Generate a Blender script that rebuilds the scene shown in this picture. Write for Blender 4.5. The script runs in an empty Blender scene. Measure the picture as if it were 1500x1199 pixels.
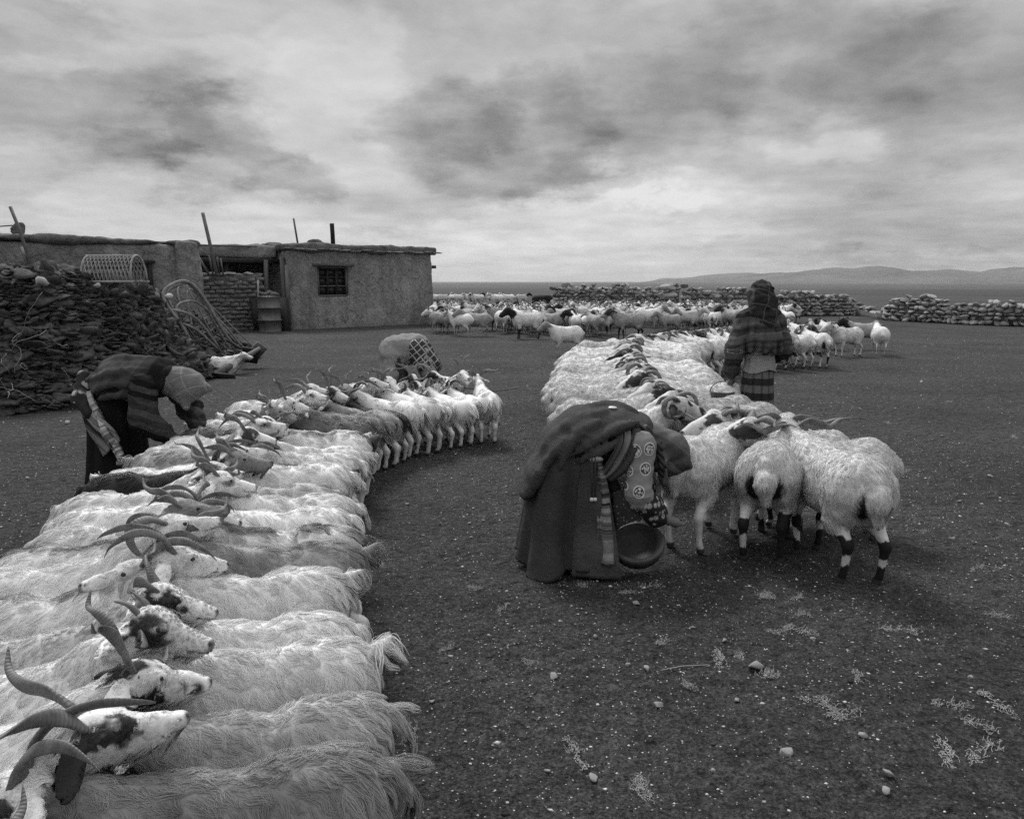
import bpy, math, random, time
import numpy as np
from mathutils import Vector, Matrix, Euler

T0 = time.time()
random.seed(7)
RS = np.random.RandomState(7)
sc = bpy.context.scene
COL = sc.collection
R = math.radians

# ------------------------------------------------------------------ camera, sky, sun, exposure
FPX = 1133.0                      # focal length in pixels of a 1500 px wide picture
PITCH = math.atan(187.5 / FPX)
CAMH = 1.72
cam_d = bpy.data.cameras.new('camera')
cam_d.sensor_width = 36.0
cam_d.lens = 36.0 * FPX / 1500.0
cam_d.clip_start = 0.05
cam_d.clip_end = 120000.0
cam = bpy.data.objects.new('camera', cam_d)
COL.objects.link(cam)
cam.location = (0, 0, CAMH)
cam.rotation_euler = (math.pi / 2 - PITCH, 0, 0)
sc.camera = cam

SUN_EL, SUN_AZ = R(50), R(-24)     # behind the clouds ahead, a little to the left
sun_d = bpy.data.lights.new('sun', 'SUN')
sun_d.energy = 1.5
sun_d.angle = R(16)
sun_d.color = (1.0, 0.995, 0.985)
sun = bpy.data.objects.new('sun', sun_d)
COL.objects.link(sun)
_sd = Vector((math.cos(SUN_EL) * math.sin(SUN_AZ), math.cos(SUN_EL) * math.cos(SUN_AZ), math.sin(SUN_EL)))
sun.rotation_euler = (-_sd).to_track_quat('-Z', 'Y').to_euler()

sc.view_settings.view_transform = 'Standard'
sc.view_settings.look = 'None'
sc.view_settings.exposure = 0.84
sc.view_settings.gamma = 1.0
sc.view_settings.use_curve_mapping = False
sc.render.engine = 'CYCLES'
sc.cycles.max_bounces = 6
sc.cycles.diffuse_bounces = 3
sc.cycles.use_denoising = False
sc.cycles.sample_clamp_direct = 2.5
sc.cycles.sample_clamp_indirect = 1.5
try:
    sc.cycles_curves.shape = 'RIBBONS'
    sc.cycles_curves.subdivisions = 2
except Exception:
    pass


class NT:
    """small helper for writing node graphs as expressions"""
    def __init__(self, tree):
        self.t = tree
        self.n = tree.nodes
        self.l = tree.links

    def node(self, typ, **kw):
        n = self.n.new(typ)
        for k, v in kw.items():
            setattr(n, k, v)
        return n

    def put(self, sock, v):
        if hasattr(v, 'is_output') or isinstance(v, bpy.types.NodeSocket):
            self.l.new(v, sock)
        elif v is not None:
            try:
                sock.default_value = v
            except Exception:
                sock.default_value = (v, v, v, 1) if isinstance(v, (int, float)) else tuple(v)

    def m(self, op, a, b=None, c=None, clamp=False):
        n = self.node('ShaderNodeMath', operation=op, use_clamp=clamp)
        self.put(n.inputs[0], a)
        if b is not None: self.put(n.inputs[1], b)
        if c is not None: self.put(n.inputs[2], c)
        return n.outputs[0]

    def vm(self, op, a, b=None, scale=None):
        n = self.node('ShaderNodeVectorMath', operation=op)
        self.put(n.inputs[0], a)
        if b is not None: self.put(n.inputs[1], b)
        if scale is not None: self.put(n.inputs['Scale'], scale)
        return n.outputs['Value'] if op in ('LENGTH', 'DISTANCE', 'DOT_PRODUCT') else n.outputs[0]

    def xyz(self, x, y, z):
        n = self.node('ShaderNodeCombineXYZ')
        self.put(n.inputs[0], x); self.put(n.inputs[1], y); self.put(n.inputs[2], z)
        return n.outputs[0]

    def sep(self, v):
        n = self.node('ShaderNodeSeparateXYZ')
        self.put(n.inputs[0], v)
        return n.outputs

    def noise(self, vec, scale, detail=4, rough=0.55, dist=0.0, lac=2.0, typ=None):
        n = self.node('ShaderNodeTexNoise')
        if typ: n.noise_type = typ
        if vec is not None: self.l.new(vec, n.inputs['Vector'])
        n.inputs['Scale'].default_value = scale
        n.inputs['Detail'].default_value = detail
        n.inputs['Roughness'].default_value = rough
        n.inputs['Distortion'].default_value = dist
        n.inputs['Lacunarity'].default_value = lac
        return n.outputs[0]

    def noisec(self, vec, scale, detail=3, rough=0.55):
        n = self.node('ShaderNodeTexNoise')
        if vec is not None: self.l.new(vec, n.inputs['Vector'])
        n.inputs['Scale'].default_value = scale
        n.inputs['Detail'].default_value = detail
        n.inputs['Roughness'].default_value = rough
        return n.outputs[1]

    def voro(self, vec, scale, feature='F1', rnd=1.0, out=0, metric=None):
        n = self.node('ShaderNodeTexVoronoi', feature=feature)
        if vec is not None: self.l.new(vec, n.inputs['Vector'])
        n.inputs['Scale'].default_value = scale
        n.inputs['Randomness'].default_value = rnd
        return n.outputs[out]

    def mapr(self, v, a, b, c=0.0, d=1.0, smooth=False):
        n = self.node('ShaderNodeMapRange')
        if smooth: n.interpolation_type = 'SMOOTHSTEP'
        self.put(n.inputs[0], v)
        for i, q in enumerate((a, b, c, d)):
            self.put(n.inputs[1 + i], q)
        return n.outputs[0]

    def mix(self, f, a, b):
        n = self.node('ShaderNodeMix', data_type='FLOAT')
        self.put(n.inputs[0], f); self.put(n.inputs[2], a); self.put(n.inputs[3], b)
        return n.outputs[0]

    def grey(self, v):
        n = self.node('ShaderNodeCombineColor')
        for i in range(3): self.put(n.inputs[i], v)
        return n.outputs[0]

    def attr(self, name, out='Fac'):
        n = self.node('ShaderNodeAttribute', attribute_name=name)
        return n.outputs[out]

    def obj(self):
        return self.node('ShaderNodeTexCoord').outputs['Object']

    def wpos(self):
        return self.node('ShaderNodeNewGeometry').outputs['Position']

    def bump(self, h, strength=0.5, dist=0.02):
        n = self.node('ShaderNodeBump')
        n.inputs['Strength'].default_value = strength
        n.inputs['Distance'].default_value = dist
        self.l.new(h, n.inputs['Height'])
        return n.outputs[0]


def make_world():
    w = bpy.data.worlds.new('World')
    sc.world = w
    w.use_nodes = True
    g = NT(w.node_tree)
    g.n.clear()
    out = g.node('ShaderNodeOutputWorld')
    bg = g.node('ShaderNodeBackground')
    g.l.new(bg.outputs[0], out.inputs[0])
    sky = g.node('ShaderNodeTexSky')
    sky.sky_type = 'NISHITA'
    sky.sun_disc = False
    sky.sun_elevation = SUN_EL
    sky.sun_rotation = SUN_AZ
    sky.altitude = 4500
    bw = g.node('ShaderNodeRGBToBW')
    g.l.new(sky.outputs[0], bw.inputs[0])
    d = g.node('ShaderNodeTexCoord').outputs['Generated']
    d = g.vm('NORMALIZE', d)
    x, y, z = g.sep(d)
    zc = g.m('MAXIMUM', z, 0.0)
    # cloud deck: a flat layer seen in perspective
    k = g.m('DIVIDE', 1.0, g.m('ADD', zc, 0.10))
    P = g.xyz(g.m('MULTIPLY', x, k), g.m('MULTIPLY', y, k), 0.0)
    n1 = g.noise(P, 0.8, 7, 0.52, 0.2)
    n2 = g.noise(g.vm('ADD', P, (7.3, 2.1, 0)), 2.2, 6, 0.55, 0.15)
    # cloud heaps, in azimuth and elevation (degrees)
    az = g.m('DEGREES' if False else 'MULTIPLY', g.m('ARCTAN2', x, y), 57.29578)
    el = g.m('MULTIPLY', g.m('ARCSINE', z), 57.29578)
    AE = g.xyz(g.m('MULTIPLY', az, 0.05), g.m('MULTIPLY', el, 0.10), 0.3)
    w1 = g.noisec(AE, 2.6, 8, 0.64)
    wv = g.vm('SUBTRACT', w1, (0.5, 0.5, 0.5))
    wx, wy, _ = g.sep(wv)
    az2 = g.m('ADD', az, g.m('MULTIPLY', wx, 15.0))
    el2 = g.m('ADD', el, g.m('MULTIPLY', wy, 9.0))
    heaps = CLOUDS
    tot = None
    for (a0, e0, ra, re, amp) in heaps:
        u = g.m('DIVIDE', g.m('SUBTRACT', az2, a0), ra)
        v = g.m('DIVIDE', g.m('SUBTRACT', el2, e0), re)
        r2 = g.m('ADD', g.m('MULTIPLY', u, u), g.m('MULTIPLY', v, v))
        b = g.m('MULTIPLY', g.mapr(r2, 0.25, 1.55, 1.0, 0.0, True), amp * .95)
        tot = b if tot is None else g.m('ADD', tot, b)
    dens = g.m('ADD', g.m('MULTIPLY', g.m('SUBTRACT', n1, 0.5), 0.95), g.m('MULTIPLY', g.m('SUBTRACT', n2, 0.5), 0.55))
    dens = g.m('ADD', dens, tot)
    dens = g.m('ADD', dens, g.m('MULTIPLY', g.m('SUBTRACT', g.noise(AE, 6.0, 8, 0.60, 0.25), 0.5), 0.42))
    tone = g.mapr(dens, -0.52, 0.66, SKY_HI, SKY_LO, False)
    # the overcast deck grows lighter towards the zenith, as overcast skies do
    up = g.mapr(z, 0.30, 1.0, 1.0, 2.6, True)
    cloud = g.m('MULTIPLY', tone, up)
    clear = g.m('MULTIPLY', bw.outputs[0], 0.10)
    clear = g.m('MINIMUM', clear, 0.40)
    val = g.mix(0.9, clear, cloud)
    g.l.new(g.grey(val), bg.inputs[0])
    bg.inputs[1].default_value = 1.0
    return w


SKY_HI, SKY_LO = 0.455, 0.066
CLOUDS = [  # azimuth, elevation, half widths, amount (dark +, light -)
    (-23.5, 10.6, 4.6, 3.2, 0.25), (-19.5, 9.3, 4.2, 3.2, 0.26), (-25, 8.2, 3.6, 2.0, 0.25), (-15.5, 6.6, 3.4, 1.6, 0.26),
    (-30, 15.0, 6.0, 1.8, 0.22), (-32, 10.0, 4.5, 2.4, 0.22), (-12, 12.0, 5.0, 6.0, -0.20), (-24, 13.8, 8.0, 1.6, -0.14),
    (-5.0, 10.6, 4.6, 3.0, 0.27), (1.0, 9.6, 6.5, 3.8, 0.29), (6.5, 7.4, 5.0, 1.8, 0.22), (9.5, 12.0, 8.0, 3.6, 0.27), (19, 14, 10, 3.8, 0.25), (30, 12.5, 10, 4.5, 0.24), (13, 17, 11, 2.2, 0.14),
    (10.5, 6.2, 6.5, 1.3, -0.26), (8, 4.6, 9.0, 1.6, -0.28), (21.5, 8.4, 3.6, 1.2, -0.18), (-4, 2.0, 16.0, 1.9, -0.30), (-24, 4.0, 8.0, 1.6, -0.22),
    (29, 3.8, 10.0, 2.6, 0.20), (27, 1.4, 7.0, 0.8, 0.2),
]
make_world()

# ------------------------------------------------------------------ materials
MATS = {}


def mat(name, build):
    if name in MATS: return MATS[name]
    m = bpy.data.materials.new(name)
    m.use_nodes = True
    g = NT(m.node_tree)
    g.n.clear()
    out = g.node('ShaderNodeOutputMaterial')
    p = g.node('ShaderNodeBsdfPrincipled')
    g.l.new(p.outputs[0], out.inputs[0])
    p.inputs['Roughness'].default_value = 0.85
    p.inputs['Specular IOR Level'].default_value = 0.25
    build(g, p)
    MATS[name] = m
    return m


def B_(g, p, v): g.l.new(g.grey(v), p.inputs['Base Color'])
def N_(g, p, h, s=0.5, d=0.02): g.l.new(g.bump(h, s, d), p.inputs['Normal'])


def plain(name, v, rough=0.85, var=0.25, scale=8.0, bump=0.2, bd=0.01, spec=0.25, metal=0.0):
    def f(g, p):
        o = g.obj()
        n = g.noise(o, scale, 5, 0.6)
        B_(g, p, g.mapr(n, 0.25, 0.75, v * (1 - var), v * (1 + var)))
        p.inputs['Roughness'].default_value = rough
        p.inputs['Specular IOR Level'].default_value = spec
        p.inputs['Metallic'].default_value = metal
        if bump: N_(g, p, g.noise(o, scale * 5, 4, 0.6), bump, bd)
    return mat(name, f)


def m_skin(g, p):            # short-haired hide: tone from the vertex colours (coat markings)
    c = g.attr('col', 'Color')
    o = g.obj()
    n = g.noise(o, 70.0, 4, 0.7)
    mx = g.vm('SCALE', c, scale=g.mapr(n, 0.2, 0.8, 0.86, 1.12))
    g.l.new(mx, p.inputs['Base Color'])
    p.inputs['Roughness'].default_value = 0.8
    N_(g, p, g.noise(o, 160.0, 3, 0.6), 0.35, 0.004)


def m_fur(g, p):
    g.l.new(g.attr('col', 'Color'), p.inputs['Base Color'])
    nv = g.attr('nrm', 'Vector')
    tr = g.node('ShaderNodeVectorTransform', vector_type='NORMAL', convert_from='OBJECT', convert_to='WORLD')
    g.l.new(nv, tr.inputs[0])
    geo = g.node('ShaderNodeNewGeometry')
    nn = g.vm('NORMALIZE', g.vm('ADD', g.vm('NORMALIZE', tr.outputs[0]), g.vm('SCALE', geo.outputs['Normal'], scale=0.2)))
    g.l.new(nn, p.inputs['Normal'])
    p.inputs['Roughness'].default_value = 0.55
    p.inputs['Specular IOR Level'].default_value = 0.22


def m_vcol(rough, nscale, bscale, bstr, bd, spec=0.25):
    def f(g, p):
        c = g.attr('col', 'Color')
        o = g.obj()
        n = g.noise(o, nscale, 5, 0.65)
        g.l.new(g.vm('SCALE', c, scale=g.mapr(n, 0.2, 0.8, 0.75, 1.25)), p.inputs['Base Color'])
        p.inputs['Roughness'].default_value = rough
        p.inputs['Specular IOR Level'].default_value = spec
        N_(g, p, g.noise(o, bscale, 4, 0.6), bstr, bd)
    return f


def m_horn(g, p):
    o = g.obj()
    u = g.attr('along')
    ring = g.m('SINE', g.m('MULTIPLY', u, 190.0))
    ring = g.m('ADD', g.m('MULTIPLY', ring, 0.5), g.noise(o, 60, 3, 0.6))
    B_(g, p, g.mapr(g.noise(o, 28, 5, 0.65), 0.25, 0.75, 0.045, 0.19))
    p.inputs['Roughness'].default_value = 0.55
    p.inputs['Specular IOR Level'].default_value = 0.4
    N_(g, p, ring, 0.35, 0.003)


M_SKIN = mat('hide', m_skin)
M_FUR = mat('fleece', m_fur)
M_HORN = mat('horn', m_horn)
M_EYE = mat('eye', lambda g, p: (B_(g, p, 0.012), p.inputs['Roughness'].__setattr__('default_value', 0.12), p.inputs['Specular IOR Level'].__setattr__('default_value', 0.6)))
M_TAG = plain('pale_plastic', 0.62, 0.4, 0.05, 20, 0)

# ------------------------------------------------------------------ object helpers


def link(o, parent=None):
    COL.objects.link(o)
    if parent is not None: o.parent = parent
    return o


def tag(o, label, cat, group=None, kind=None):
    if label: o['label'] = label
    if cat: o['category'] = cat
    if group: o['group'] = group
    if kind: o['kind'] = kind
    return o


def empty(name, loc=(0, 0, 0), rz=0.0, scale=1.0):
    o = bpy.data.objects.new(name, None)
    o.empty_display_size = 0.1
    o.location = loc
    o.rotation_euler = (0, 0, rz)
    o.scale = (scale,) * 3 if isinstance(scale, (int, float)) else scale
    return link(o)


def mesh_np(name, V, F, material=None, smooth=True, col=None, along=None, mats=None, fmat=None):
    """mesh from arrays: V (n,3), F (m,3 or 4) or a list of such arrays"""
    me = bpy.data.meshes.new(name)
    V = np.ascontiguousarray(V, dtype=np.float32)
    Fs = F if isinstance(F, list) else [F]
    Fs = [np.asarray(f, dtype=np.int32) for f in Fs if len(f)]
    nl = sum(f.size for f in Fs)
    npoly = sum(len(f) for f in Fs)
    me.vertices.add(len(V)); me.loops.add(nl); me.polygons.add(npoly)
    me.vertices.foreach_set('co', V.ravel())
    me.loops.foreach_set('vertex_index', np.concatenate([f.ravel() for f in Fs]))
    st, o = [], 0
    for f in Fs:
        st.append(o + np.arange(len(f)) * f.shape[1]); o += f.size
    me.polygons.foreach_set('loop_start', np.concatenate(st).astype(np.int32))
    me.update(calc_edges=True)
    if smooth: me.polygons.foreach_set('use_smooth', np.ones(npoly, dtype=bool))
    if fmat is not None: me.polygons.foreach_set('material_index', np.asarray(fmat, dtype=np.int32))
    if col is not None:
        c = np.asarray(col, dtype=np.float32)
        if c.ndim == 1: c = np.repeat(c[:, None], 3, 1)
        a = me.attributes.new('col', 'FLOAT_COLOR', 'POINT')
        a.data.foreach_set('color', np.concatenate([c, np.ones((len(c), 1), np.float32)], 1).ravel())
    if along is not None:
        a = me.attributes.new('along', 'FLOAT', 'POINT')
        a.data.foreach_set('value', np.asarray(along, dtype=np.float32))
    if material is not None: me.materials.append(material)
    for m in mats or (): me.materials.append(m)
    me.validate()
    return me


def mob(name, me, parent=None, loc=None, rot=None, scale=None):
    o = bpy.data.objects.new(name, me)
    if loc is not None: o.location = loc
    if rot is not None: o.rotation_euler = rot
    if scale is not None: o.scale = (scale,) * 3 if isinstance(scale, (int, float)) else scale
    return link(o, parent)


def copy_tree(o, loc=None, rz=None, scale=None):
    c = o.copy(); COL.objects.link(c)
    if loc is not None: c.location = loc
    if rz is not None: c.rotation_euler = (0, 0, rz)
    if scale is not None: c.scale = (scale,) * 3 if isinstance(scale, (int, float)) else scale
    for ch in o.children:
        d = ch.copy(); COL.objects.link(d); d.parent = c
        for q in ch.children:
            e = q.copy(); COL.objects.link(e); e.parent = d
    return c


# ------------------------------------------------------------------ noise
def vnoise(p, seed=0):
    p = np.asarray(p, dtype=np.float64)
    i = np.floor(p).astype(np.int64)
    f = p - i
    f = f * f * (3 - 2 * f)

    def h(a, b, c):
        n = (a * 374761393 + b * 668265263 + c * 1274126177 + seed * 974711) & 0x7fffffff
        n = (n ^ (n >> 13)) * 1274126177 & 0x7fffffff
        return ((n ^ (n >> 16)) & 0xffff) / 65535.0
    x, y, z = i[..., 0], i[..., 1], i[..., 2]
    fx, fy, fz = f[..., 0], f[..., 1], f[..., 2]
    L = lambda a, b, t: a + (b - a) * t
    return L(L(L(h(x, y, z), h(x + 1, y, z), fx), L(h(x, y + 1, z), h(x + 1, y + 1, z), fx), fy),
             L(L(h(x, y, z + 1), h(x + 1, y, z + 1), fx), L(h(x, y + 1, z + 1), h(x + 1, y + 1, z + 1), fx), fy), fz)


def fbm(p, oct=4, seed=0, rough=0.5):
    p = np.asarray(p, dtype=np.float64)
    s, a, t = 0.0, 1.0, 0.0
    for o in range(oct):
        s = s + a * (vnoise(p * 2.03 ** o + 17.1 * o, seed + o) - 0.5); t += a; a *= rough
    return s / t * 2


def sstep(a, b, x):
    t = np.clip((x - a) / (b - a), 0, 1)
    return t * t * (3 - 2 * t)


# ------------------------------------------------------------------ signed distance bodies
class Body:
    def __init__(self):
        self.p = []

    def cone(self, a, b, ra, rb, k=0.03, tag='', sy=1.0, M=None):
        """round cone a->b. M: optional 4x4 applied to the shape"""
        self.p.append(('c', np.array(a, float), np.array(b, float), ra, rb, k, tag, sy, M)); return self

    def ball(self, c, r, k=0.03, tag='', M=None):
        r = np.array(r if hasattr(r, '__len__') else (r, r, r), float)
        self.p.append(('e', np.array(c, float), r, None, None, k, tag, 1.0, M)); return self

    def chain(self, pts, rs, k=0.02, tag='', sy=1.0, M=None):
        for i in range(len(pts) - 1):
            self.cone(pts[i], pts[i + 1], rs[i], rs[i + 1], k, tag, sy, M)
        return self

    @staticmethod
    def d1(pr, P):
        if pr[8] is not None:
            Mi = np.array(pr[8].inverted(), np.float32)
            P = P @ Mi[:3, :3].T + Mi[:3, 3]
        if pr[0] == 'c':
            a, b, ra, rb, sy = pr[1].astype(np.float32), pr[2].astype(np.float32), pr[3], pr[4], pr[7]
            if sy != 1.0:
                P = P.copy(); m = (a[1] + b[1]) / 2; P[:, 1] = (P[:, 1] - m) / sy + m
            ba = b - a
            t = np.clip(((P - a) @ ba) / max(ba @ ba, 1e-9), 0, 1)
            q = P - a - t[:, None] * ba
            return (np.sqrt((q * q).sum(1)) - (ra + (rb - ra) * t)) * min(1.0, sy ** 0.5)
        q = P - pr[1].astype(np.float32)
        r_ = pr[2].astype(np.float32)
        k0 = np.sqrt(((q / r_) ** 2).sum(1)); k1 = np.sqrt(((q / r_ ** 2) ** 2).sum(1))
        return k0 * (k0 - 1) / np.maximum(k1, 1e-9)

    def bounds(self):
        lo, hi = [], []
        for pr in self.p:
            if pr[0] == 'c':
                pts = [pr[1], pr[2]]; r = np.full(3, max(pr[3], pr[4])); r[1] *= max(1, pr[7])
            else:
                pts = [pr[1]]; r = pr[2] if pr[8] is None else np.full(3, pr[2].max())
            for q in pts:
                if pr[8] is not None: q = np.array(pr[8] @ Vector(q))
                lo.append(q - r); hi.append(q + r)
        return np.min(lo, 0), np.max(hi, 0)

    def reach(self, pr):
        """box round one shape"""
        if pr[0] == 'c':
            pts = np.array([pr[1], pr[2]]); r = max(pr[3], pr[4]) * max(1, pr[7])
        else:
            pts = np.array([pr[1]]); r = pr[2].max()
        if pr[8] is not None:
            A = np.array(pr[8]); r = r * np.linalg.norm(A[:3, 0]); pts = pts @ A[:3, :3].T + A[:3, 3]
        return pts.min(0) - r, pts.max(0) + r

    def eval(self, P, band=None):
        P = np.asarray(P, np.float32)
        D = np.full(len(P), 10.0, np.float32)
        for pr in self.p:
            k = pr[5]
            if band is None:
                d = self.d1(pr, P); h = np.maximum(k - np.abs(D - d), 0) / k
                D = np.minimum(D, d) - h * h * k * 0.25
                continue
            lo, hi = self.reach(pr)
            m = np.flatnonzero(((P > (lo - k - band)) & (P < (hi + k + band))).all(1))
            if not len(m): continue
            d = self.d1(pr, P[m]); Dm = D[m]
            h = np.maximum(k - np.abs(Dm - d), 0) / k
            D[m] = np.minimum(Dm, d) - h * h * k * 0.25
        return D

    def tags(self, P, order):
        """index in ORDER of the nearest shape's tag"""
        best = np.full(len(P), 1e9); out = np.zeros(len(P), int)
        for pr in self.p:
            d = self.d1(pr, P)
            m = d < best
            best[m] = d[m]; out[m] = order.index(pr[6])
        return out

    def mesh(self, h, disp=None, clip=None):
        lo, hi = self.bounds()
        lo = lo - 2.5 * h - 0.02; hi = hi + 2.5 * h + 0.02
        n = np.ceil((hi - lo) / h).astype(int) + 1
        # coarse pass finds the cells near the surface, the fine pass evaluates only those
        ax = [lo[i] + h * np.arange(n[i]) for i in range(3)]
        c = 4
        cn = (n + c - 1) // c + 1
        cax = [lo[i] + h * c * np.arange(cn[i]) for i in range(3)]
        G = np.stack(np.meshgrid(*cax, indexing='ij'), -1).reshape(-1, 3)
        cd = self.eval(G).reshape(cn)
        pad = .02 if clip is None else .26
        near = np.abs(cd) < h * c * 1.8 + pad
        up = np.repeat(np.repeat(np.repeat(cd, c, 0), c, 1), c, 2)
        upn = np.repeat(np.repeat(np.repeat(near, c, 0), c, 1), c, 2)
        F = up[:n[0], :n[1], :n[2]].astype(np.float32)
        m = upn[:n[0], :n[1], :n[2]]
        P = (lo + np.argwhere(m) * h).astype(np.float32)
        f = self.eval(P, h * c * 3.6 + pad * 2)
        if disp is not None: f = f + disp(P)
        if clip is not None: f = np.maximum(f, clip(P))
        F[~m] = np.where(F[~m] < 0, -.5, .5)
        F[m] = f
        return surface_nets(F, lo, h)


def surface_nets(F, lo, h):
    S = F < 0
    c = [S[i:S.shape[0] - 1 + i, j:S.shape[1] - 1 + j, k:S.shape[2] - 1 + k] for i in (0, 1) for j in (0, 1) for k in (0, 1)]
    cnt = sum(x.astype(np.int8) for x in c)
    act = np.argwhere((cnt > 0) & (cnt < 8))
    off = np.array([(i, j, k) for i in (0, 1) for j in (0, 1) for k in (0, 1)])
    vals = np.stack([F[act[:, 0] + o[0], act[:, 1] + o[1], act[:, 2] + o[2]] for o in off], 1)
    acc = np.zeros((len(act), 3)); w = np.zeros(len(act))
    for a in range(8):
        for b in range(a + 1, 8):
            df = np.abs(off[a] - off[b])
            if df.sum() != 1: continue
            va, vb = vals[:, a], vals[:, b]
            m = (va < 0) != (vb < 0)
            t = np.where(m, va / np.where(m, va - vb, 1), 0)
            acc += np.where(m[:, None], off[a] + t[:, None] * (off[b] - off[a]), 0); w += m
    V = lo + (act + acc / w[:, None]) * h
    ID = np.full(cnt.shape, -1, int)
    ID[act[:, 0], act[:, 1], act[:, 2]] = np.arange(len(act))
    quads = []
    for d in range(3):
        sl0 = [slice(None)] * 3; sl1 = [slice(None)] * 3
        sl0[d] = slice(0, -1); sl1[d] = slice(1, None)
        A, Bq = S[tuple(sl0)], S[tuple(sl1)]
        e = np.argwhere(A != Bq)
        u, v = (d + 1) % 3, (d + 2) % 3
        e = e[(e[:, u] > 0) & (e[:, v] > 0) & (e[:, u] < cnt.shape[u]) & (e[:, v] < cnt.shape[v])]
        if not len(e): continue
        q = []
        for du, dv in ((-1, -1), (0, -1), (0, 0), (-1, 0)):
            x = e.copy(); x[:, u] += du; x[:, v] += dv
            q.append(ID[x[:, 0], x[:, 1], x[:, 2]])
        q = np.stack(q, 1)
        flip = ~A[e[:, 0], e[:, 1], e[:, 2]]
        q[flip] = q[flip][:, ::-1]
        quads.append(q[(q >= 0).all(1)])
    Q = np.concatenate(quads)
    # one light relaxation
    nb = np.zeros_like(V); nw = np.zeros(len(V))
    a = np.concatenate([Q[:, i] for i in range(4)] * 1 + [Q[:, (i + 1) % 4] for i in range(4)])
    b = np.concatenate([Q[:, (i + 1) % 4] for i in range(4)] + [Q[:, i] for i in range(4)])
    nw = np.bincount(a, minlength=len(V)).astype(float)
    for k in range(3): nb[:, k] = np.bincount(a, V[b, k], len(V))
    V = V * 0.6 + 0.4 * nb / np.maximum(nw, 1)[:, None]
    return V, Q


def vnormals(V, Q):
    n = np.cross(V[Q[:, 2]] - V[Q[:, 0]], V[Q[:, 3]] - V[Q[:, 1]])
    N = np.zeros_like(V)
    for i in range(Q.shape[1]):
        for k in range(3): N[:, k] += np.bincount(Q[:, i], n[:, k], len(V))
    return N / np.maximum(np.linalg.norm(N, axis=1), 1e-12)[:, None]


def unit(v): return v / np.maximum(np.linalg.norm(v, axis=-1, keepdims=True), 1e-9)


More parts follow.
